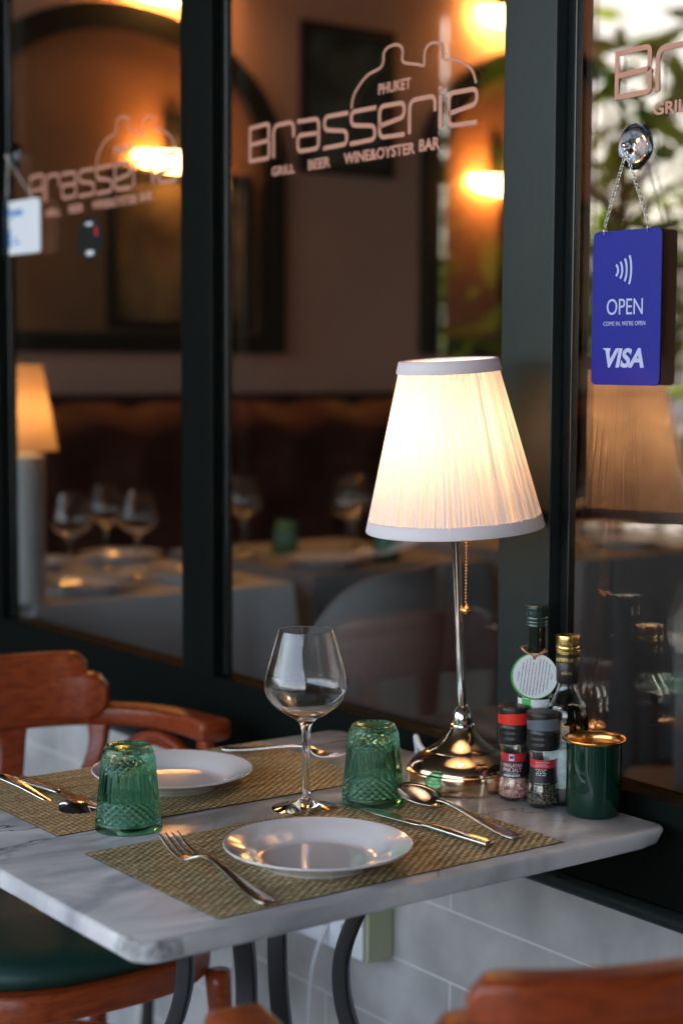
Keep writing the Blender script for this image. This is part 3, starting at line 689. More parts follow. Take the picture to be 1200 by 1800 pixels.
# ---------------------------------------------------------------- wine glass
def wine_glass(loc, label):
    out = [(0,0),(.0400,0),(.0413,.0006),(.0405,.0014),(.030,.0030),(.018,.0058),(.0095,.0105),(.0058,.018),(.0046,.030),(.0042,.055),(.0043,.078),(.0052,.094),(.0078,.1050),(.0135,.1115),(.0260,.1185),(.0395,.1285),(.0482,.1400),(.0512,.1510),(.0506,.1610),(.0474,.1740),(.0432,.1890),(.0385,.2050),(.0345,.2190),(.0338,.2202)]
    inn = [(.0333,.2202),(.0338,.2188),(.0376,.2050),(.0422,.1890),(.0464,.1740),(.0495,.1610),(.0500,.1515),(.0470,.1410),(.0385,.1300),(.0250,.1203),(.0120,.1145),(0,.1130)]
    oo = cr_spline(out[1:], 4); ii = cr_spline(inn[:-1], 4)
    pr = [(0.00001,0)]+oo+ii+[(.00001,.1140)]
    b = MB(); b.lathe(pr, 96); o = b.build('wine_glass', M['clear_glass'], None, True); o.location = loc; tag(o, label, 'wine glass', 'empty stemmed wine glasses'); return o
wg = wine_glass((1.1835, 1.6660, TT+.0001), 'empty clear wine glass behind the front plate, left of the lamp')

# ---------------------------------------------------------------- cutlery
def cut_loft(b, st, closed=True):
    """st: rows (y, z, width, thick)"""
    pts = [(0, y, z) for y, z, w, t in st]; b.sweep(pts, [rrect(w, t, min(w, t)*.45, 3) for y, z, w, t in st], side=(1,0,0))
def place(o, loc, rz, label, cat, grp, tilt=0):
    o.location = loc; o.rotation_euler = (tilt, 0, rz); o.scale = (1.08, 1.05, 1.05) if cat != 'knife' else (1, 1, 1); tag(o, label, cat, grp); return o
def fork_mesh():
    t = empty('fork'); b = MB()
    cut_loft(b, cr_spline([(0,.0026,.012,.0024),(.004,.0026,.0165,.0030),(.02,.0030,.0170,.0030),(.05,.0058,.0125,.0032),(.09,.0115,.0075,.0036),(.115,.0135,.0062,.0038),(.130,.0120,.0090,.0032)], 6)); b.build('handle', M['steel'], t, True)
    b = MB(); hd = cr_spline([(.128,.0125,.0085,.0030),(.134,.0100,.0170,.0026),(.142,.0060,.0235,.0022),(.152,.0042,.0255,.0020),(.158,.0045,.0258,.0019)], 5); cut_loft(b, hd)
    for k in range(4):
        x = (-1.5+k)*.0070; pts = cr_spline([(x,.156,.0044),(x*1.0,.170,.0062),(x*.99,.185,.0105),(x*.97,.200,.0172)], 5)
        b.sweep(pts, [rrect(.0041-.0014*(i/(len(pts)-1))**3*1.4, .0019-.0006*i/len(pts), .0007, 2) for i in range(len(pts))], side=(1,0,0))
    b.build('tines', M['steel'], t, True); return t
def spoon_mesh():
    t = empty('spoon'); b = MB()
    cut_loft(b, cr_spline([(0,.0026,.013,.0024),(.004,.0026,.0170,.0030),(.02,.0030,.0175,.0030),(.05,.0060,.0130,.0032),(.09,.0120,.0080,.0036),(.118,.0150,.0065,.0040),(.131,.0140,.0075,.0036)], 6)); b.build('handle', M['steel'], t, True)
    b = MB(); nu, nv = 40, 14; rows = []
    def bowl(u, v, off):
        # u angle, v radius 0..1
        yy = math.cos(u)*v; xx = math.sin(u)*v; wl = .0235*(1+.16*yy-.08*yy*yy); L_ = .0335
        x = xx*wl; y = .1600+yy*L_; rim = .0140+.0075*yy+(.0030*(-yy) if yy < 0 else 0); z = rim-.0105*(1-v*v)**.8
        return (x, y, z-off)
    vs = []; 
    for off in (0, .0016):
        for j in range(nv+1):
            for i in range(nu): vs.append(bowl(2*PI*i/nu, max(.001, j/nv), off*(1 if j < nv else 1)))
    S = (nv+1)*nu; fs = []
    for s0 in (0, S):
        for j in range(nv):
            for i in range(nu):
                q = (s0+j*nu+i, s0+j*nu+(i+1) % nu, s0+(j+1)*nu+(i+1) % nu, s0+(j+1)*nu+i); fs.append(q if s0 == 0 else q[::-1])
    fs += [(nv*nu+i, nv*nu+(i+1) % nu, S+nv*nu+(i+1) % nu, S+nv*nu+i) for i in range(nu)]
    b.add(vs, fs); b.build('bowl', M['steel'], t, True); return t
def knife_mesh():
    t = empty('knife'); b = MB()
    cut_loft(b, cr_spline([(0,.0040,.012,.0050),(.003,.0040,.0165,.0062),(.02,.0042,.0165,.0066),(.06,.0044,.0135,.0070),(.095,.0046,.0105,.0072),(.104,.0046,.0095,.0060)], 6)); b.build('handle', M['steel'], t, True)
    b = MB(); rows = cr_spline([(.102,.0046,.0095,.0034),(.112,.0046,.0150,.0020),(.15,.0046,.0185,.0016),(.18,.0046,.0180,.0014),(.196,.0046,.0120,.0011),(.204,.0046,.004,.0008)], 5); cut_loft(b, rows); b.build('blade', M['steel'], t, True); return t
CG = 'steel cutlery on the placemats'; ZM = TT+.0018
fk = fork_mesh(); place(fk, (.9355, 1.380, ZM), R(-2.4), 'steel fork left of the front plate', 'fork', 'steel forks', R(2.0))
spn = spoon_mesh(); place(spn, (1.2965, 1.410, ZM), R(1), 'steel spoon with warm glint right of the front plate', 'spoon', 'steel spoons', R(1.0))
kn = knife_mesh(); place(kn, (1.2515, 1.405, ZM), R(6.3), 'steel knife between the front plate and the spoon', 'knife', 'steel knives')
f2 = dup(fk, (1.268, 1.984, ZM), R(180+28), 'steel fork lying on the far placemat behind the wine glass', 'steel forks')
s2 = dup(spn, (.928, 1.983, ZM+.016), R(180+10), 'steel spoon turned face down at the left end of the far placemat', 'steel spoons'); s2.rotation_euler = (R(2), PI, R(180+10))
k2 = dup(kn, (.958, 1.994, ZM), R(180+4), 'steel knife under the turned spoon, behind the left tumbler', 'steel knives')

# ---------------------------------------------------------------- table lamp
LX, LY = 1.4195, 1.6500
lamp = empty('table_lamp', (LX, LY, TT)); tag(lamp, 'lit table lamp with white pleated shade and shiny nickel foot', 'lamp', 'small table lamps')
RB = .0725
bp_ = [(0,0),(RB-.002,0),(RB,.0015),(RB,.0200),(RB-.0006,.0225),(RB-.0040,.0238),(RB-.0045,.0260),(RB-.007,.0310),(RB-.0130,.0370),(RB-.0250,.0440),(RB-.0285,.0456),(RB-.0290,.0470),(RB-.0400,.0535),(RB-.0500,.0620),(RB-.0560,.0710),(RB-.0585,.0770),(0,.0772)]
b = MB(); b.lathe([(max(r,.00001), z) for r, z in bp_], 96); o = b.build('base', M['nickel_warm'], lamp, True, angle=R(45))
b = MB(); b.lathe([(.00001,.074),(.0150,.074),(.0158,.0765),(.0150,.079),(.0128,.0800),(.0135,.0850),(.0125,.0930),(.0085,.1000),(.0060,.1030),(.00001,.1035)], 48); b.build('stem_collar', M['chrome'], lamp, True, angle=R(45))
TILT = Matrix.Translation((0,0,.09)) @ Matrix.Rotation(R(-3.0), 4, Vector((cf.x, cf.y, 0)).normalized()) @ Matrix.Rotation(R(2.5), 4, Vector((cr.x, cr.y, 0)).normalized())
def tl(mb): mb.v = [tuple(TILT @ (Vector(v)-Vector((0,0,.09)))) for v in mb.v]; return mb
b = MB(); b.tube([(0,0,.098),(0,0,.30),(0,0,.388)], .0057, 20); tl(b).build('stem', M['chrome'], lamp, True, angle=R(45))
ZB, ZT, rB, rT = .3340, .5480, .1125, .0615
b = MB(); NP = 1080; rnd = random.Random(2)
# irregular pleats: cumulative angle jitter
npl = 116; ph = [0]
for k in range(npl): ph.append(ph[-1]+rnd.uniform(.55, 1.45))
ph = [p/ph[-1]*2*PI for p in ph]; amp = [rnd.uniform(.35, 1) for _ in range(npl)]
import bisect
nz_ = 14; vs = []; fold = []; fw = [rnd.random() for _ in range(npl)]
for j in range(nz_+1):
    t = j/nz_; z = ZB+.004+(ZT-ZB-.008)*t; r0 = rB+(rT-rB)*t
    for k in range(NP):
        a = 2*PI*k/NP; sw = a+.035*math.sin(3*a+1)*t; i = min(npl-1, bisect.bisect(ph, sw % (2*PI))-1); u = ((sw % (2*PI))-ph[i])/(ph[i+1]-ph[i])
        d = amp[i]*(.0020+.0010*(1-t))*(1-abs(2*u-1)**1.4); fold.append(fw[i]*(1 if u < .6 else .12))
        vs.append(((r0-.0022+d)*math.cos(a), (r0-.0022+d)*math.sin(a), z))
b.add(vs, [(j*NP+k, j*NP+(k+1) % NP, (j+1)*NP+(k+1) % NP, (j+1)*NP+k) for j in range(nz_) for k in range(NP)])
shade = tl(b).build('lamp_shade', M['shade'], lamp, True)
fa = shade.data.attributes.new('fold', 'FLOAT', 'POINT'); fa.data.foreach_set('value', fold)
for z0, z1, nm in ((ZB, ZB+.016, 'bottom'), (ZT-.0155, ZT, 'top')):
    b = MB(); rr = lambda z: rB+(rT-rB)*(z-ZB)/(ZT-ZB); z0_, z1_ = z0, z1
    b.lathe([(rr(z0)-.0015, z0-.0004),(rr(z0)+.0006, z0),(rr(z0+.001)+.0014, z0+.0012),(rr(z1-.001)+.0014, z1-.0012),(rr(z1)+.0006, z1),(rr(z1)-.0015, z1+.0003),(rr(z1)-.0030, z1-.002),(rr(z0)-.0032, z0+.002),(rr(z0)-.0015, z0-.0004)], 128)
    tl(b).build('shade_trim', M['shade_trim'], shade, True)
b = MB(); b.lathe([(.00001,.385),(.013,.385),(.0135,.388),(.0135,.418),(.012,.422),(.00001,.422)], 32); sk = tl(b).build('lamp_socket', M['white_plastic'], lamp, True, angle=R(40))
b = MB()
for a in (0, 120, 240):
    d = Vector((math.cos(R(a)), math.sin(R(a)), 0)); b.tube([d*.012+Vector((0,0,.420)), d*.03+Vector((0,0,.500)), d*(rT-.003)+Vector((0,0,ZT-.008))], .0009, 6)
tl(b).build('shade_carrier', M['chrome'], shade, True)
M['bulb'] = emat('bulb', (1, .67, .38), 8.8)
b = MB(); b.lathe([(.00001,.420),(.010,.422),(.013,.430),(.021,.442),(.0235,.453),(.021,.465),(.012,.474),(.00001,.477)], 24); tl(b).build('bulb', M['bulb'], lamp, True)
# pull chain
b = MB(); cx, cy_ = cr.x*.0125-cf.x*.006, cr.y*.0125-cf.y*.006
zt, zb = .41, .235
nb = 44
me_s = []
for k in range(nb):
    z = zt-(zt-zb)*k/nb; b.lathe([(.00001,-.0017),(.0013,-.0011),(.0017,0),(.0013,.0011),(.00001,.0017)], 10, (cx-.012, cy_+.002, z))
b.build('pull_chain', M['bead_brass'], lamp, True)
b = MB(); b.lathe([(.00001,-.0062),(.0032,-.0053),(.0055,-.0028),(.0062,0),(.0055,.0028),(.0032,.0053),(.0012,.0070),(.0012,.009),(.00001,.009)], 24, (cx-.011, cy_+.002, zb-.007)); b.build('pull_knob', M['brass'], lamp, True)
b = MB(); b.tube(cr_spline([(.03,.060,.006),(.045,.110,.006),(.054,.150,.013),(.060,.168,.024),(.0665,.176,.016),(.0735,.184,-.012),(.0755,.22,-.08),(.072,.30,-.20),(.068,.36,-.26)], 8), .0036, 10); b.build('power_cord', M['white_plastic'], lamp, True)

# ---------------------------------------------------------------- condiments
def wrap(b, body, z0, h, ang, width, rfun, eps=.0004, lz=(0,0,0), **k):
    """lettering bent round a body of revolution; ang = azimuth of its centre"""
    v, f = fit(body, -width/2, 0, width, h, extrude=0, **k)
    vs = []
    for p in v:
        z = z0+p.y; r = rfun(z)+eps; a = ang+p.x/r; vs.append((r*math.cos(a)+lz[0], r*math.sin(a)+lz[1], z))
    b.add(vs, f)
def band(b, rfun, z0, z1, a0, a1, eps=.0002, n=40, m=8, mi=0):
    vs = [((rfun(z0+(z1-z0)*j/m)+eps)*math.cos(a0+(a1-a0)*i/n), (rfun(z0+(z1-z0)*j/m)+eps)*math.sin(a0+(a1-a0)*i/n), z0+(z1-z0)*j/m) for j in range(m+1) for i in range(n+1)]
    b.add(vs, [(j*(n+1)+i, j*(n+1)+i+1, (j+1)*(n+1)+i+1, (j+1)*(n+1)+i) for j in range(m) for i in range(n)], mi)
def interp(tab):
    def f(z):
        for (z0, r0), (z1, r1) in zip(tab, tab[1:]):
            if z <= z1: return r0+(r1-r0)*max(0, (z-z0))/(z1-z0) if z1 > z0 else r1
        return tab[-1][1]
    return f
def grains(b, rfun, z1, n, size, rnd, mats):
    for k in range(n):
        z = rnd.uniform(.005, z1); a = rnd.uniform(0, 2*PI); rr = (rfun(z)-.0022)*(rnd.random()**.25); s_ = size*rnd.uniform(.5, 1.3)
        c = Vector((rr*math.cos(a), rr*math.sin(a), z)); q = [Vector((rnd.gauss(0,1), rnd.gauss(0,1), rnd.gauss(0,1))).normalized()*s_ for _ in range(3)]
        b.add([c+q[0], c+q[1], c+q[2], c-q[0]*.8-q[1]*.3, c-q[2]*.9], [(0,1,2),(0,3,1),(1,3,4),(1,4,2),(0,2,4),(0,4,3)], rnd.randrange(mats))
CAMANG = math.atan2(-1.53, -1.42)
def grinder(loc, ang, label, salt):
    t = empty('spice_grinder', loc); tag(t, label, 'grinder', 'spice grinders beside the lamp')
    tab = [(0,.0172),(.002,.0188),(.008,.0197),(.018,.0196),(.030,.0176),(.045,.0160),(.055,.0155),(.062,.0165),(.070,.0185)]; rf = interp(tab)
    pr = [(.00001,.001),(.0165,.0),(.0185,.0015)]+[(rf(z), z) for z in [.004+.0022*i for i in range(31)]]+[(.0178,.0735),(.0155,.0735),(.0155,.071)]+[(rf(z)-.0016, z) for z in [.0665-.003*i for i in range(21)]]+[(.012,.0035),(.00001,.0035)]
    b = MB(); b.lathe(pr, 64); b.build('jar', M['thin_glass'], t, True)
    rnd = random.Random(11 if salt else 12); b = MB(); grains(b, rf, .030 if salt else .031, 1500, .0019 if salt else .0014, rnd, 3)
    mats = [M['salt1'], M['salt2'], M['salt3']] if salt else [M['pep1'], M['pep2'], M['pep3']]
    b.build('salt_crystals' if salt else 'peppercorns', None, t, mats=mats)
    if not salt or True:
        b = MB(); b.lathe([(.00001,.0045),(.0135,.0045),(.0150,.010),(.0150,.024),(.0125,.029),(.00001,.0292)], 32, fr=lambda r, a, z: r*(1+.05*math.sin(9*a)*math.sin(z*900))); b.build('filling', M['salt2'] if salt else M['pep3'], t)
    la = ang
    b = MB(); band(b, rf, .030, .050, la-1.75, la+1.75); lb = b.build('label', M['label_black'], t, True)
    b = MB(); band(b, rf, .050, .0605, la-1.75, la+1.75); b.build('label_band', M['label_red'], lb, True)
    b = MB()
    if salt:
        wrap(b, 'HIMALAYAN', .0432, .0050, la, .0265, rf, offset=.03); wrap(b, 'PINK SALT', .0376, .0048, la, .0245, rf, offset=.03)
        b.build('lettering', M['label_pink'], lb); b = MB()
        wrap(b, 'ADJUSTABLE', .0354, .0013, la, .016, rf); wrap(b, 'GRINDER', .0316, .0030, la, .0225, rf, offset=.03); b.build('lettering', M['label_white'], lb)
        b = MB(); band(b, rf, .0515, .0595, la-.22, la+.16, .0005, 8, 4); b.build('maker_mark', M['label_white'], lb)
        b = MB(); wrap(b, 'M', .0532, .0050, la-.03, .0042, rf, .0008, offset=.05); b.build('maker_initial', M['sign_blue'], lb)
    else:
        wrap(b, 'BLACK PEPPER', .0565, .0016, la, .017, rf); wrap(b, 'GRINDER', .0537, .0012, la-.08, .014, rf); wrap(b, 'ADJUSTABLE', .0515, .0012, la-.05, .020, rf)
        for k in range(4): wrap(b, ['-- --- -- ----','-- - ---','--- -- ---','- -- ---'][k], .0478-.0022*k, .0010, la-.10, [.014,.009,.013,.012][k], rf)
        wrap(b, '- -- --- -- -', .0312, .0005, la-.02, .018, rf); b.build('lettering', M['label_white'], lb)
    b = MB()
    def capr(r, a, z):
        if .0765 < z < .0940: return r+(.0005 if (int((z-.0765)/.0035) % 2 == 0 and (a*16/PI) % 1 > .3) else 0)
        return r
    b.lathe([(.0150,.0722),(.0192,.0722),(.0196,.0735)]+[(.0198+.0006*i/14, .0745+.0014*i) for i in range(15)]+[(.0198,.0965),(.0190,.0975),(.015,.0975)], 96, fr=capr); cp = b.build('grinder_cap', M['black_plastic'], t, True, angle=R(50))
    b = MB(); n = 96; vs = []
    for k in range(n):
        a = 2*PI*k/n; z1 = .1085+.0030*math.sin(a*1.0-ang+.9); vs += [(.0202*math.cos(a), .0202*math.sin(a), .0970), (.0208*math.cos(a), .0208*math.sin(a), z1), (.0190*math.cos(a), .0190*math.sin(a), z1+.0006)]
    b.add(vs, [(3*k+j, 3*((k+1) % n)+j, 3*((k+1) % n)+j+1, 3*k+j+1) for k in range(n) for j in range(2)]); b.build('collar', M['red_plastic'] if salt else M['grey_plastic'], cp, True, angle=R(50))
    b = MB(); b.lathe([(.0180,.0985),(.0198,.1060),(.0212,.1150),(.0208,.1172),(.0190,.1185),(.010,.1190),(.00001,.1190)], 64); b.build('flip_lid', M['black_plastic'], cp, True, angle=R(50))
    return t
M['salt1'] = pmat('salt1', (.85,.62,.58), .3, sss=.3); M['salt2'] = pmat('salt2', (.82,.50,.45), .35, sss=.3); M['salt3'] = pmat('salt3', (.55,.16,.12), .35)
M['pep1'] = pmat('pep1', (.45,.40,.27), .6); M['pep2'] = pmat('pep2', (.16,.13,.07), .6); M['pep3'] = pmat('pep3', (.02,.018,.014), .6)
M['label_pink'] = pmat('label_pink', (.62,.38,.42), .45)
grinder((1.4235, 1.5560, TT), CAMANG-.15, 'salt grinder with red collar and pink salt crystals', True)
grinder((1.4290, 1.5095, TT), CAMANG-.05, 'pepper grinder with grey collar in front of the salt grinder', False)

# vinegar bottle with gold cap
vb = empty('vinegar_bottle', (1.4690, 1.5060, TT)); vb.location = (1.4665, 1.5080, TT); vb.scale = (1.07, 1.07, 1.01); tag(vb, 'dark vinegar bottle with ribbed gold screw cap behind the green pot', 'bottle', 'bottles beside the lamp')
tabv = [(0,.0225),(.003,.0250),(.10,.0253),(.112,.0245),(.122,.0215),(.131,.0165),(.138,.0125),(.145,.0112),(.19,.0110)]; rv = interp(tabv)
pr = cr_spline([(.00001,.0),(.021,.0),(.0245,.002),(.0253,.010),(.0253,.060),(.0253,.100),(.0243,.113),(.0210,.1235),(.0160,.1325),(.0125,.140),(.0112,.147),(.0110,.165),(.0110,.188)], 5)
inn = [(max(.00001, r-.0020), z+(.003 if i == 0 else 0)) for i, (r, z) in enumerate(pr)][::-1]; inn = [(r, max(z, .003)) for r, z in inn]
b = MB(); b.lathe(pr+inn, 72); b.build('bottle', M['bottle_clear'], vb, True)
b = MB(); b.lathe([(.00001,.0035)]+[(max(.001, rv(z)-.0006), z) for z in [.0035+.0035*i for i in range(34)]]+[(.00001,.1225)], 64); b.build('vinegar', M['vinegar'], vb, True)
b = MB(); b.lathe([(.0113,.148),(.0116,.148),(.0128,.150),(.0130,.1735),(.0126,.1745),(.0113,.1745)], 64); nk = b.build('neck_sleeve', M['black_plastic'], vb, True, angle=R(40))
b = MB(); wrap(b, 'elini', .160, .0045, CAMANG-.1, .012, lambda z: .0130); b.build('lettering', M['label_gold'], nk)
b = MB()
prc = [(.0105,.1752),(.0134,.1752),(.0137,.1760),(.0137,.1795),(.0130,.1800),(.0128,.1850),(.0136,.1856),(.0139,.1885),(.0133,.1895),(.0139,.1905),(.0139,.1935),(.0133,.1945),(.0138,.1955),(.0138,.2050),(.0134,.2068),(.0120,.2075),(.00001,.2077)]
b.lathe(prc, 144, fr=lambda r, a, z: r-(.0003 if (.1990 < z < .2060 and (a*72/(2*PI)) % 1 < .5) else 0)); cpo = b.build('screw_cap', M['gold_cap'], vb, True, angle=R(35))
b = MB(); b.lathe([(.0133,.1803),(.0133,.1847)], 48); b.build('cap_ring', M['black_plastic'], cpo, True)
b = MB(); rl = lambda z: .0256; aL = CAMANG-.55
band(b, rl, .024, .082, aL-.95, aL+.62, .0003, 40, 4); lb = b.build('label', M['label_paint'], vb, True)
b = MB(); band(b, rl, .082, .0985, aL-.95, aL+.62, .0003, 40, 4); b.build('label_top', M['label_tan'], lb, True)
b = MB(); band(b, rl, .0225, .024, aL-.97, aL+.64, .0004, 40, 1); band(b, rl, .0225, .1, aL+.62, aL+.65, .0004, 2, 4); band(b, rl, .0985, .1, aL-.97, aL+.64, .0004, 40, 1)
for k in range(12):
    a = -.35+.7*k/11; band(b, rl, .1, .1+.009*math.cos(a/.35*PI/2)**.8+.0004, aL+.05+a, aL+.05+a+.066, .0004, 2, 2)
b.build('label_border', M['label_gold'], lb, True)
b = MB(); wrap(b, 'D', .0895, .0045, aL+.50, .004, rl, .0006); wrap(b, 'EI', .0835, .0045, aL+.46, .006, rl, .0006); wrap(b, 'BALSAMIC', .0765, .0042, aL+.18, .023, rl, .0006); wrap(b, 'VINEGAR', .0705, .0042, aL+.20, .021, rl, .0006); b.build('lettering', M['ink'], lb)
b = MB(); band(b, rl, .095-.012, .095-.0095, CAMANG+.12, CAMANG+1.3, .0004, 20, 2); b.build('label_edge', M['label_white'], vb, True)

# oil bottle with round swing tag
obt = empty('oil_bottle', (1.4590, 1.5560, TT)); tag(obt, 'tall dark green oil bottle with round paper tag behind the grinders', 'bottle', 'bottles beside the lamp')
pr = cr_spline([(.00001,.0),(.021,.0),(.0240,.002),(.0245,.010),(.0245,.06),(.0245,.110),(.0235,.124),(.0190,.138),(.0145,.150),(.0122,.165),(.0112,.185),(.0108,.2050),(.0108,.2215)], 5)
b = MB(); b.lathe(pr, 72); b.build('bottle', M['bottle_dark'], obt, True)
b = MB(); b.lathe([(.0108,.2150),(.0136,.2150),(.0138,.2160),(.0136,.2180),(.0132,.2185),(.0136,.2192),(.0138,.2210),(.0132,.2222),(.0138,.2232),(.0138,.2262),(.0133,.2272),(.0138,.2282),(.0139,.2390),(.0136,.2410),(.012,.2420),(.00001,.2422)], 120, fr=lambda r, a, z: r-(.0003 if (.2300 < z < .2400 and (a*60/(2*PI)) % 1 < .5) else 0)); b.build('screw_cap', M['cap_green'] if 'cap_green' in M else pmat('cap_green', (.012,.030,.024), .18, coat=.6), obt, True, angle=R(35))
b = MB(); band(b, lambda z: .0247, .07, .126, CAMANG-1.1, CAMANG+.75, .0003, 40, 4); lb2 = b.build('label', M['label_white'], obt, True)
b = MB(); band(b, lambda z: .0247, .112, .126, CAMANG-.75, CAMANG-.25, .0006, 10, 3); b.build('printed_leaf', M['tag_green'], lb2, True)
tg = empty('swing_tag'); tg.parent = obt
# tag: disc facing the camera, hung in front of the neck
n_ = Vector((-.62,-.78,.05)).normalized(); rgt = Vector((0,0,1)).cross(n_).normalized(); rgt = -rgt if rgt.dot(Vector(cr)) < 0 else rgt; upv = n_.cross(rgt); upv = upv if upv.z > 0 else -upv
tc_ = Vector((0,0,.1545))+n_*.0265-rgt*.0045
def onq(x, y, d=0): return tc_+rgt*x+upv*y+n_*d
def disc(r, d0, d1, n=64, cx=0, cy_=0, sx=1):
    b = MB(); b.add([onq(cx+r*sx*math.cos(2*PI*k/n), cy_+r*math.sin(2*PI*k/n), d0) for k in range(n)]+[onq(cx+r*sx*math.cos(2*PI*k/n), cy_+r*math.sin(2*PI*k/n), d1) for k in range(n)], [tuple(range(n)), tuple(range(n, 2*n))[::-1]]+[(k, (k+1) % n, n+(k+1) % n, n+k) for k in range(n)]); return b
bpy.data.objects.remove(tg)
tgd = disc(.0290, 0, .0006).build('swing_tag', M['tag_green'], obt)
disc(.0276, .0007, .0009, cx=.0012, cy_=.0004).build('tag_face', M['label_white'], tgd)
b = MB(); rnd = random.Random(9)
for k in range(11):
    x = -.0195+.0041*k; hh = math.sqrt(max(0, .0235**2-x*x))
    if k in (0, 10): hh *= .45
    y = -hh
    while y < hh-.001:
        if (x**2+(y-.021)**2)**.5 > .005:
            L_ = rnd.uniform(.0006, .0017); w_ = rnd.uniform(.00075, .00125); xo = x+y*.13
            b.add([onq(xo-w_/2, y, .0011), onq(xo+w_/2, y, .0011), onq(xo+w_/2+L_*.13, y+L_, .0011), onq(xo-w_/2+L_*.13, y+L_, .0011)], [(0,1,2,3)])
        else: L_ = .001
        y += L_+rnd.uniform(.0003, .0007)
b.build('tag_print', M['ink'], tgd)
disc(.0018, .0010, .0012, 20, 0, .0225).build('tag_hole', M['label_black'], tgd)
b = MB()
b.tube(cr_spline([tuple(onq(0,.0225,.001)), tuple(onq(-.004,.027,.0025)), tuple(onq(-.012,.030,-.010)), tuple(onq(-.013,.033,-.030)), tuple(onq(0,.034,-.040)), tuple(onq(.013,.033,-.030)), tuple(onq(.013,.031,-.010)), tuple(onq(.005,.0275,.0025)), tuple(onq(0,.0225,.001))], 6), .0009, 6)
b.tube(cr_spline([tuple(onq(0,.026,.002)), tuple(onq(-.009,.029,.002)), tuple(onq(-.014,.034,-.002))], 5), .0009, 6); b.tube(cr_spline([tuple(onq(0,.026,.002)), tuple(onq(.009,.028,.002)), tuple(onq(.016,.032,-.002))], 5), .0009, 6)
b.lathe([(.00001,-.002),(.0022,-.001),(.0022,.001),(.00001,.002)], 12, tuple(onq(0,.0262,.002))); b.build('twine', M['twine'], tgd, True)

# green enamel pot with brass inside
pt = empty('enamel_pot', (1.4540, 1.4470, TT)); tag(pt, 'dark green enamel pot with brass lined rim at the right corner of the table', 'pot')
b = MB(); b.lathe([(.00001,.0),(.0300,.0),(.0325,.0015),(.0332,.0045),(.0334,.060),(.0336,.0885)], 96); b.build('body', M['green_enamel'], pt, True)
b = MB(); b.lathe([(.0337,.0880),(.0352,.0890),(.0372,.0905),(.0380,.0920),(.0378,.0934),(.0364,.0940),(.0345,.0925),(.0325,.0890),(.0318,.085),(.0316,.04),(.0316,.0300),(.00001,.0295)], 96); b.build('brass_lining', M['brass'], pt, True)
b = MB(); b.tube([(-.031,.004,.0875),(.012,-.028,.0875)], .0012, 8); b.build('wire_rest', M['brass'], pt, True)
b = MB(); b.lathe([(.00001,.080),(.010,.080),(.0135,.0815),(.0145,.083),(.0130,.0835),(.010,.082),(.00001,.0815)], 40, (.012,.004,-.002)); b.build('inner_lid', M['brass'], pt, True)

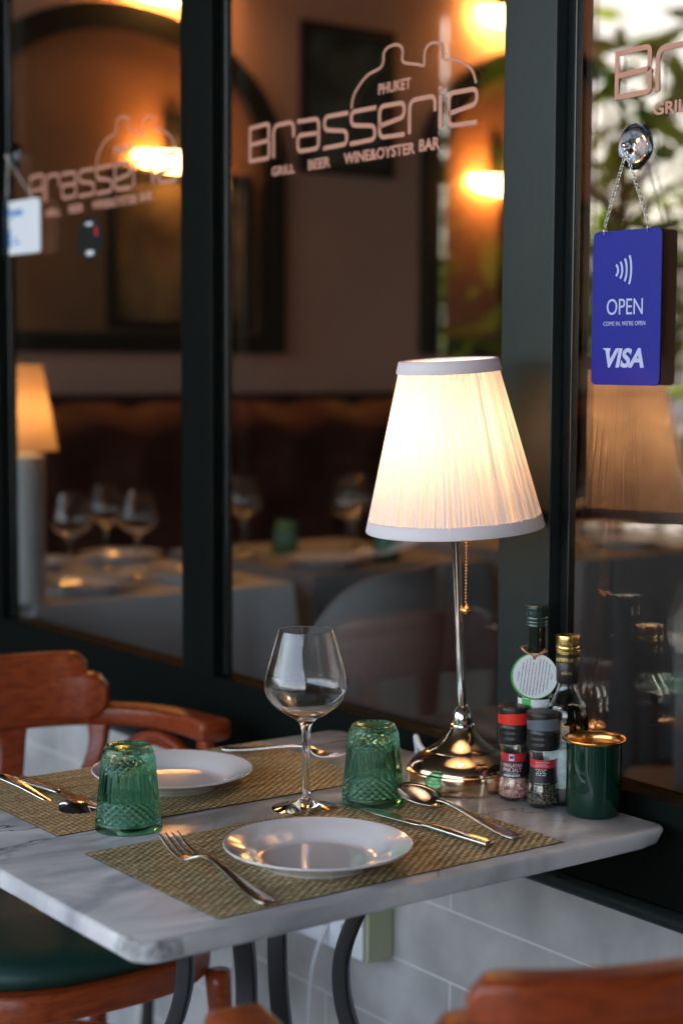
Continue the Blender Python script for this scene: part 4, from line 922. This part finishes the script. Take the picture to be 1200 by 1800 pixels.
# ================================================================== TERRACE CHAIRS
def bent_chair(name, loc, rz, label):
    """local: front towards -Y, horseshoe arms, centre of the seat at origin"""
    t = empty(name, loc, rz); tag(t, label, 'chair', 'bentwood armchairs at the marble table')
    ZA = .722
    arc = []
    for k in range(41):
        a = PI*k/40; c_, s_ = math.cos(a), math.sin(a); arc.append((.296*abs(c_)**.74*(1 if c_ > 0 else -1), .265*abs(s_)**.74, ZA))
    arm = [(.296, -.012, ZA), (.296, -.006, ZA)]+arc+[(-.296, -.006, ZA), (-.296, -.012, ZA)]
    secs = []
    for i in range(len(arm)):
        e = min(i, len(arm)-1-i); w_ = .045 if e > 6 else .045+.012*math.cos(e/6*PI/2); 
        if e == 0: w_ *= .82
        secs.append(rrect(w_, .034 if e else .026, .010, 4))
    side = []
    for i, p in enumerate(arm):
        a = Vector(arm[min(i+1, len(arm)-1)])-Vector(arm[max(i-1, 0)]); side.append(tuple(Vector((0,0,1)).cross(a.normalized())))
    b = MB(); b.sweep(arm, secs, side=side); b.build('arm_rail', M['wood'], t, True, angle=R(60))
    # crest: upper narrow step over wide lower step
    def crest(z0, z1, span, thick, out):
        b = MB(); pts = []; ss = []
        N_ = 28
        for k in range(N_+1):
            a = PI/2+span*(1-2*k/N_); pts.append(((.280+out)*abs(math.cos(a))**.9*(1 if math.cos(a) > 0 else -1), (.262+out)*abs(math.sin(a))**.80, (z0+z1)/2)); e = min(k, N_-k)/2; q = min(1, .45+.55*math.sqrt(max(0, 1-(1-min(1, e))**2)))
            ss.append(rrect(thick*(.7+.3*min(1, e)), (z1-z0)*q, .007, 4))
        side = [tuple(Vector((p[0], p[1]*1.1, 0)).normalized()) for p in pts]
        b.sweep(pts, ss, side=side); return b
    b = crest(ZA-.004, ZA+.070, R(48), .044, .004); o = b.build('crest_rail', M['wood'], t, True, angle=R(60))
    b = crest(ZA+.050, ZA+.104, R(40), .038, .002); b.build('crest_rail', M['wood'], t, True, angle=R(60))
    SZ = .455
    # back slats and posts
    for k, a in enumerate((-44, -15, 15, 44)):
        aa = R(90+a); x0, y0 = .285*math.cos(aa), .262*math.sin(aa); x1, y1 = .205*math.cos(R(90+a*.75)), .205*math.sin(R(90+a*.75))
        w_ = .055 if abs(a) < 20 else .034
        pts = cr_spline([(x1, y1, SZ-.02), (x1*.75+x0*.25+.0, y1*.7+y0*.3, SZ+.10), (x0*.95, y0*.97, ZA-.06), (x0, y0, ZA-.012)], 5)
        tv = Vector((-math.sin(aa), math.cos(aa), 0)); b = MB(); b.sweep(pts, [rrect(w_*(1-.25*math.sin(PI*i/(len(pts)-1))), .016 if w_ > .04 else .026, .006, 3) for i in range(len(pts))], side=tuple(tv)); b.build('back_slat' if w_ > .04 else 'back_post', M['wood'], t, True, angle=R(60))
    for s_ in (-1, 1):
        b = MB(); pts = cr_spline([(s_*.200, .0, SZ-.02), (s_*.255, .005, SZ+.06), (s_*.282, .008, SZ+.16), (s_*.290, .012, ZA-.012)], 6); b.sweep(pts, [rrect(.024, .030, .010, 3)]*len(pts), side=(1,0,0)); b.build('arm_support', M['wood'], t, True)
        b = MB(); pts = cr_spline([(s_*.290, .02, ZA-.10), (s_*.283, .08, ZA-.045), (s_*.265, .15, ZA-.035), (s_*.225, .20, ZA-.08)], 6); b.sweep(pts, [rrect(.022, .026, .009, 3)]*len(pts), side=(1,0,0)); b.build('arm_brace', M['wood'], t, True)
    # seat frame, cushion
    def outline(sx, sy, p=2.6, n=64): return [(sx*abs(math.cos(2*PI*k/n))**(2/p)*(1 if math.cos(2*PI*k/n) > 0 else -1), sy*abs(math.sin(2*PI*k/n))**(2/p)*(1 if math.sin(2*PI*k/n) > 0 else -1)) for k in range(n)]
    b = MB(); n = 64; vs = []; lv = [(.222,.222,SZ-.045),(.228,.228,SZ-.042),(.230,.230,SZ-.010),(.226,.226,SZ-.004),(.19,.19,SZ-.004)]
    for sx, sy, z in lv: vs += [(x, y, z) for x, y in outline(sx, sy)]
    b.add(vs, [tuple(range(n))[::-1]]+[(j*n+k, j*n+(k+1) % n, (j+1)*n+(k+1) % n, (j+1)*n+k) for j in range(len(lv)-1) for k in range(n)]+[tuple(range((len(lv)-1)*n, len(lv)*n))])
    b.build('seat_frame', M['wood'], t, True, angle=R(50))
    b = MB(); vs = []; lv = [(.205,.205,SZ-.003),(.212,.212,SZ+.006),(.210,.210,SZ+.020),(.195,.195,SZ+.031),(.15,.15,SZ+.038),(.08,.08,SZ+.041),(.002,.002,SZ+.042)]
    for sx, sy, z in lv: vs += [(x, y, z) for x, y in outline(sx, sy)]
    b.add(vs, [(j*n+k, j*n+(k+1) % n, (j+1)*n+(k+1) % n, (j+1)*n+k) for j in range(len(lv)-1) for k in range(n)]); b.build('seat_cushion', M['green_leather'], t, True)
    for sx, sy in ((1,-1),(-1,-1),(1,1),(-1,1)):
        b = MB(); pts = [(sx*.185, sy*.185, SZ-.04), (sx*.195, sy*.195, .25), (sx*.215, sy*.225, .001)]; b.tube(cr_spline(pts, 5), [.019-.0007*i for i in range(11)], 14); b.build('leg', M['wood'], t, True)
    b = MB(); b.tube([(.165*math.cos(2*PI*k/48), .165*math.sin(2*PI*k/48), .25) for k in range(48)], .011, 10, closed=True); b.build('stretcher_ring', M['wood'], t, True)
    return t
far_ch = bent_chair('armchair', (1.106, 2.222, 0), 0, 'orange brown bentwood armchair with dark green seat, behind the table')
near_ch = dup(far_ch, (1.068, 1.134, 0), PI-R(12), 'bentwood armchair in front of the table, only its crest and arm in view', 'bentwood armchairs at the marble table')

# socket box and cables on the parapet
sb = empty('socket_box', (1.54, 2.04, .45)); tag(sb, 'wall box tinted by warm light with white power sockets and hanging cables under the table', 'socket')
b = MB(); b.box(-.050, -.0005, -.10, .155, -.040, .075); b.build('housing', M['box_warm'], sb, bevel=.004)
b = MB(); b.box(-.056, -.0505, -.095, .15, -.036, .070); pl = b.build('face_plate', M['white_plastic'], sb, bevel=.002)
for yy in (-.05, .02, .09):
    b = MB(); b.box(-.0575, -.0562, yy-.022, yy+.022, -.008, .038); oo = b.build('socket_outlet', M['white_plastic'], pl)
    for dy, dz in ((-.012,.01),(.012,.01),(0,-.012)): b = MB(); b.box(-.0583, -.0576, yy+dy-.003, yy+dy+.003, .015+dz-.005, .015+dz+.005); o3 = b.build('socket_hole', M['label_black'], pl)
for pts in ([(-.055,.10,.0),(-.085,.13,-.03),(-.09,.20,-.12),(-.07,.24,-.24),(-.05,.26,-.44)], [(-.055,-.01,.0),(-.080,-.005,-.06),(-.07,.02,-.16),(-.05,.05,-.30),(-.03,.06,-.44)]):
    b = MB(); b.tube(cr_spline(pts, 8), .0032, 8); b.build('cable', M['cable'], sb, True)

# ================================================================== DINING ROOM BEHIND THE GLASS
YW = 5.0
def arch_pts(xc, hw, z0, zs, n=24, rise=None):
    rise = rise or hw; return [(xc+hw, z0), (xc+hw, zs)]+[(xc+hw*math.cos(PI*k/n), zs+rise*math.sin(PI*k/n)) for k in range(1, n)]+[(xc-hw, zs), (xc-hw, z0)]
def arch_mirror(xc, hw, z0, ztop, label):
    t = empty('arched_mirror', (xc, YW-.03, z0)); tag(t, label, 'mirror', 'arched dark framed mirrors on the back wall')
    rise = hw*.78; zs = ztop-rise-z0; o_ = arch_pts(0, hw, 0, zs, rise=rise); i_ = arch_pts(0, hw-.085, .065, zs, rise=rise-.085); n = len(o_)
    b = MB(); vs = [(x, -.03, z) for x, z in o_]+[(x, -.03, z) for x, z in i_]+[(x, .028, z) for x, z in o_]+[(x, .010, z) for x, z in i_]
    fs = []
    for k in range(n):
        j = (k+1) % n; fs += [(k, j, n+j, n+k), (k, 2*n+k, 2*n+j, j), (n+k, n+j, 3*n+j, 3*n+k)]
    b.add(vs, fs); b.build('frame', M['dark_frame'], t)
    b = MB(); b.add([(x, .005, z) for x, z in i_], [tuple(range(n))]); b.build('glass', M['mirror_dark'], t)
    return t
arch_mirror(2.79, .63, 1.325, 2.45, 'arched dark framed mirror behind the left and middle panes')
arch_mirror(4.69, .63, 1.325, 2.52, 'arched dark framed mirror behind the tall green post')
def picture(x0, x1, z0, z1, y, label, dark, grp='framed pictures in the dining room', fr=.035):
    t = empty('framed_picture', ((x0+x1)/2, y, (z0+z1)/2)); tag(t, label, 'picture', grp); hx, hz = (x1-x0)/2, (z1-z0)/2
    b = MB(); b.box(-hx, hx, -.02, 0, -hz, -hz+fr); b.box(-hx, hx, -.02, 0, hz-fr, hz); b.box(-hx, -hx+fr, -.0195, 0, -hz+fr, hz-fr); b.box(hx-fr, hx, -.0195, 0, -hz+fr, hz-fr); b.build('frame', M['dark_frame'], t)
    b = MB(); b.box(-hx+fr, hx-fr, -.006, -.001, -hz+fr, hz-fr); b.build('print', dark, t); return t
M['print_green'] = pmat('print_green', (.09,.13,.12), .35, color2=(.012,.018,.016), vscale=7, coat=.5)
M['print_brown'] = pmat('print_brown', (.22,.15,.07), .5, color2=(.035,.022,.012), vscale=5)
picture(3.51, 3.925, 1.965, 2.49, YW-.005, 'dark framed green toned photograph between the two arched mirrors', M['print_green'])
picture(2.72, 3.28, 1.40, 1.93, YW-.045, 'framed botanical print standing for a reflection low in the left mirror', M['print_brown'], fr=.03)  # prints stand in for pictures reflected by the arched mirrors
picture(4.42, 4.98, 1.40, 1.93, YW-.045, 'framed botanical print standing for a reflection low in the right mirror', M['print_brown'], fr=.03)
M['sconce'] = emat('sconce', (1, .42, .10), 12)
def sconce(x, z, label, w=.16, s=1):
    t = empty('wall_sconce', (x, YW-.05, z)); tag(t, label, 'sconce', 'warm wall sconces on the back wall')
    b = MB(); b.box(-.035, .035, .0, .045, -.02, .16); b.build('back_plate', M['dark_frame'], t, bevel=.005)
    b = MB(); n = 20; vs = []
    pr = [(.12,-.035),(.6,-.03),(.92,-.010),(1,.022),(.94,.022),(.0,.018)]
    for r, zz in pr:
        for k in range(n+1): a = -PI*k/n; vs.append((r*w*math.cos(a), r*.085*math.sin(a), zz))
    b.add(vs, [(j*(n+1)+k, j*(n+1)+k+1, (j+1)*(n+1)+k+1, (j+1)*(n+1)+k) for j in range(len(pr)-1) for k in range(n)]); b.build('glass_bowl', M['sconce'], t, True)
    return t
s0 = sconce(2.98, 1.955, 'glowing wall sconce inside the left arch, behind the smaller lettering')
dup(s0, (4.42, YW-.05, 1.975), None, 'glowing wall sconce inside the right arch, left of the tall post')
dup(s0, (4.46, YW-.05, 2.60), None, 'glowing wall sconce above the right arch at the top of the middle pane')
dup(s0, (2.97, YW-.05, 2.50), None, 'glowing wall sconce above the left arch at the top of the left pane')
# banquette along the back wall
bq = empty('banquette', (4.4, 4.75, 0)); tag(bq, 'buttoned dark red leather banquette along the back wall', 'banquette')
b = MB(); nx, nz = 260, 40; x0, x1, z0, z1 = -2.7, 2.7, .45, 1.165; vs = []
for j in range(nz+1):
    for i in range(nx+1):
        x = x0+(x1-x0)*i/nx; z = z0+(z1-z0)*j/nz; u = x/.30; v = (z-.45)/.22
        best = 9
        for cv in (0, 1, 2, 3):
            cu_ = round(u-.5*(cv % 2))+.5*(cv % 2); best = min(best, math.hypot(u-cu_, (v-cv-.3)*1.0))
        d = min(1, best/.62)**.6; top = max(0, (j-nz+5)/5); vs.append((x, .10-.09*d+.05*top*top, z))
b.add(vs, [(j*(nx+1)+i, j*(nx+1)+i+1, (j+1)*(nx+1)+i+1, (j+1)*(nx+1)+i) for j in range(nz) for i in range(nx)]); b.build('backrest', M['leather_red'], bq, True)
b = MB(); b.box(-2.7, 2.7, -.35, .09, .30, .47); b.build('seat', M['leather_red'], bq, bevel=.03)
b = MB(); b.box(-2.7, 2.7, -.30, .22, .005, .298); b.build('plinth', M['dark_frame'], bq)
b = MB(); b.box(-2.72, 2.72, .152, .245, .47, 1.172); b.box(-2.72, 2.72, .10, .245, 1.173, 1.19); b.build('back_board', M['leather_red'], bq)
# dining tables with draped cloths
def draped(cx, cy_, wx, wy, rz, label, drop=.42, seed=0):
    t = empty('dining_table', (cx, cy_, 0), rz); tag(t, label, 'table', 'cloth covered tables in the dining room')
    b = MB(); b.box(-wx/2+.01, wx/2-.01, -wy/2+.01, wy/2-.01, .715, .742); b.build('table_top', M['dark_timber'], t)
    for sx in (-1, 1):
        for sy in (-1, 1): b = MB(); b.box(sx*(wx/2-.05)-.025, sx*(wx/2-.05)+.025, sy*(wy/2-.05)-.025, sy*(wy/2-.05)+.025, .005, .7145); b.build('leg', M['dark_timber'], t)
    P = []; rnd = random.Random(seed)
    per = 2*(wx+wy); N_ = 240
    for k in range(N_):
        s_ = per*k/N_
        if s_ < wx: p = (-wx/2+s_, -wy/2, 0, -1)
        elif s_ < wx+wy: p = (wx/2, -wy/2+s_-wx, 1, 0)
        elif s_ < 2*wx+wy: p = (wx/2-(s_-wx-wy), wy/2, 0, 1)
        else: p = (-wx/2, wy/2-(s_-2*wx-wy), -1, 0)
        P.append(p)
    vs = []; LV = 12
    for j in range(LV+1):
        q = j/LV
        for k, (x, y, nx_, ny_) in enumerate(P):
            cn = max(0, 1-min(abs(abs(x)-wx/2)+abs(abs(y)-wy/2), .12)/.12)
            out = .004+q*(.018+.014*math.sin(k*.33+seed)+.008*math.sin(k*.71+2*seed))+cn*q*.06
            l = math.hypot(x, y); dx, dy = (nx_, ny_) if cn < .01 else (x/l, y/l); vs.append((x+dx*out, y+dy*out, .746-drop*q-(.0 if j else 0)-cn*q*.06))
    b = MB(); b.add(vs, [tuple(range(N_))]+[(j*N_+k, j*N_+(k+1) % N_, (j+1)*N_+(k+1) % N_, (j+1)*N_+k) for j in range(LV) for k in range(N_)])
    c = b.build('tablecloth', M['cloth_white'] if seed == 1 else M['cloth_grey_shaded'], None, True, angle=R(50)); c.location = (cx, cy_, 0); c.rotation_euler = (0, 0, rz); return c  # first cloth white, the others darker with shade put into the colour
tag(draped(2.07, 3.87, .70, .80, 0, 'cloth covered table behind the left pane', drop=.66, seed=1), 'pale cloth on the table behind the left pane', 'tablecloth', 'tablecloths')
tag(draped(2.86, 3.93, .60, .72, 0, 'cloth covered table behind the middle pane', drop=.66, seed=2), 'pale cloth toned down for shade on the table behind the middle pane, left of the lamp', 'tablecloth', 'tablecloths')
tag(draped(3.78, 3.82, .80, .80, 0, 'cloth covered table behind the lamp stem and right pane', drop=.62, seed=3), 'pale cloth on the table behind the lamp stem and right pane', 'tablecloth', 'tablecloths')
ZI = .747
def iplate(x, y, l, s=1.15): o = plate('dinner_plate', (x, y, ZI), .103*s, l); return o
iplate(1.93, 3.62, 'pale plate near the front edge of the cloth behind the left pane'); iplate(2.25, 3.66, 'pale plate at the right of the cloth behind the left pane')
iplate(2.02, 4.10, 'pale plate at the far side of the cloth behind the left pane'); iplate(2.30, 4.12, 'pale plate at the far right of the cloth behind the left pane')
iplate(2.70, 3.72, 'pale plate on the cloth left of the pale dining chair'); iplate(3.75, 3.62, 'pale plate on the cloth behind the right pane'); iplate(4.0, 3.95, 'second pale plate on the cloth behind the right pane')
for x, y, l in ((2.16, 3.78, 'wine glass nearest the dark post on the table behind the left pane'), (1.98, 3.80, 'wine glass left of its neighbour on the table behind the left pane'), (2.20, 4.02, 'wine glass at the far side of the table behind the left pane'),
                (2.86, 3.82, 'wine glass on the table behind the middle pane'), (2.66, 4.05, 'wine glass beside the dark post behind the middle pane'), (3.02, 4.0, 'wine glass at the far right of the table behind the middle pane'), (3.6, 3.7, 'wine glass on the table behind the lamp stem')):
    dup(wg, (x, y, ZI), None, l, 'empty stemmed wine glasses')
for x, y, l in ((1.86, 3.86, 'green tumbler on the table behind the left pane'), (2.78, 4.02, 'green tumbler on the table behind the middle pane'), (2.93, 3.74, 'green tumbler near the edge of the table behind the middle pane')):
    dup(tum, (x, y, ZI), None, l, 'upturned cut glass tumblers')
# folded napkin standing on the middle table
b = MB(); vs = []
for j in range(13):
    for i in range(17):
        u = i/16; v = j/12; vs.append((-.17+.34*u, .10*(v-.5)+.03*math.sin(u*5), .006+.11*u**2.2*(1-.5*abs(v-.5))+.006*math.sin(9*u+4*v)))
b.add(vs, [(j*17+i, j*17+i+1, (j+1)*17+i+1, (j+1)*17+i) for j in range(12) for i in range(16)])
np_ = b.build('napkin', M['cloth_white'], None, True); np_.location = (2.90, 3.72, ZI+.002); np_.rotation_euler = (0,0,R(-30)); tag(np_, 'folded pale napkin rising at the right end of the middle table', 'napkin')
# interior amber lamp with thick pale ribbed body
il = empty('table_lamp', (1.715, 3.475, 0)); il.location = (1.718, 3.540, ZI); tag(il, 'amber shaded lamp with thick pale ribbed body at the left edge behind the glass', 'lamp', 'small table lamps')
b = MB(); b.lathe([(.00001,0),(.066,0),(.066,.006)]+[(.056+.0015*math.sin(i*2.0), .01+.0066*i) for i in range(50)]+[(.02,.345),(.00001,.345)], 40); b.build('ribbed_body', M['cloth_white'], il, True)
b = MB(); b.lathe([(.086,.345),(.052,.540)], 64, fr=lambda r, a, z: r*(1+.008*math.sin(60*a))); b.build('lamp_shade', M['shade_amber'], il, True)
M['bulb_amber'] = emat('bulb_amber', (1, .55, .2), 4.5); b = MB(); b.lathe([(.00001,.40),(.018,.41),(.022,.43),(.016,.45),(.00001,.457)], 20); b.build('bulb', M['bulb_amber'], il, True)
b = MB(); b.lathe([(.00001,.344),(.012,.346),(.012,.40),(.00001,.402)], 20); b.build('lamp_socket', M['white_plastic'], il, True)
# upholstered chair with rounded grey back
def grey_chair(loc, rz, label):
    t = empty('dining_chair', loc, rz); tag(t, label, 'chair', 'pale upholstered dining chairs')
    b = MB(); n = 28; vs = []
    for off in (0, .045):
        for j in range(13):
            for i in range(n+1):
                u = i/n*2-1; v = j/12; x = .215*u*(1-.10*(1-v)); z = .46+.47*v*(1-.22*abs(u)**5*v); y = .20-.10*u*u+off*(1-abs(u)**8)*(1 if v < .97 else .4)+.04*v; vs.append((x, y, z))
    S = 13*(n+1); fs = []
    for s0_ in (0, S):
        for j in range(12):
            for i in range(n):
                q = (s0_+j*(n+1)+i, s0_+j*(n+1)+i+1, s0_+(j+1)*(n+1)+i+1, s0_+(j+1)*(n+1)+i); fs.append(q if s0_ else q[::-1])
    fs += [(12*(n+1)+i, 12*(n+1)+i+1, S+12*(n+1)+i+1, S+12*(n+1)+i) for i in range(n)]+[(i+1, i, S+i, S+i+1) for i in range(n)]
    for j in range(12):
        for i_, sg in ((0, 1), (n, -1)):
            q = (j*(n+1)+i_, (j+1)*(n+1)+i_, S+(j+1)*(n+1)+i_, S+j*(n+1)+i_); fs.append(q if sg > 0 else q[::-1])
    b.add(vs, fs); b.build('backrest', M['grey_fabric'], t, True)
    b = MB(); b.box(-.21, .21, -.22, .20, .39, .47); b.build('seat', M['grey_fabric'], t, bevel=.03)
    for sx in (-1, 1):
        for sy in (-1, 1): b = MB(); b.tube([(sx*.18, sy*.18, .39), (sx*.20, sy*.21, .005)], [.018, .012], 12); b.build('leg', M['dark_timber'], t, True)
    return t
gc = grey_chair((1.80, 2.56, 0), R(205), 'pale upholstered chair left of the lamp stem, back towards the glass')
dup(gc, (2.60, 2.15, 0), R(150), 'pale upholstered chair low behind the right pane', 'pale upholstered dining chairs')
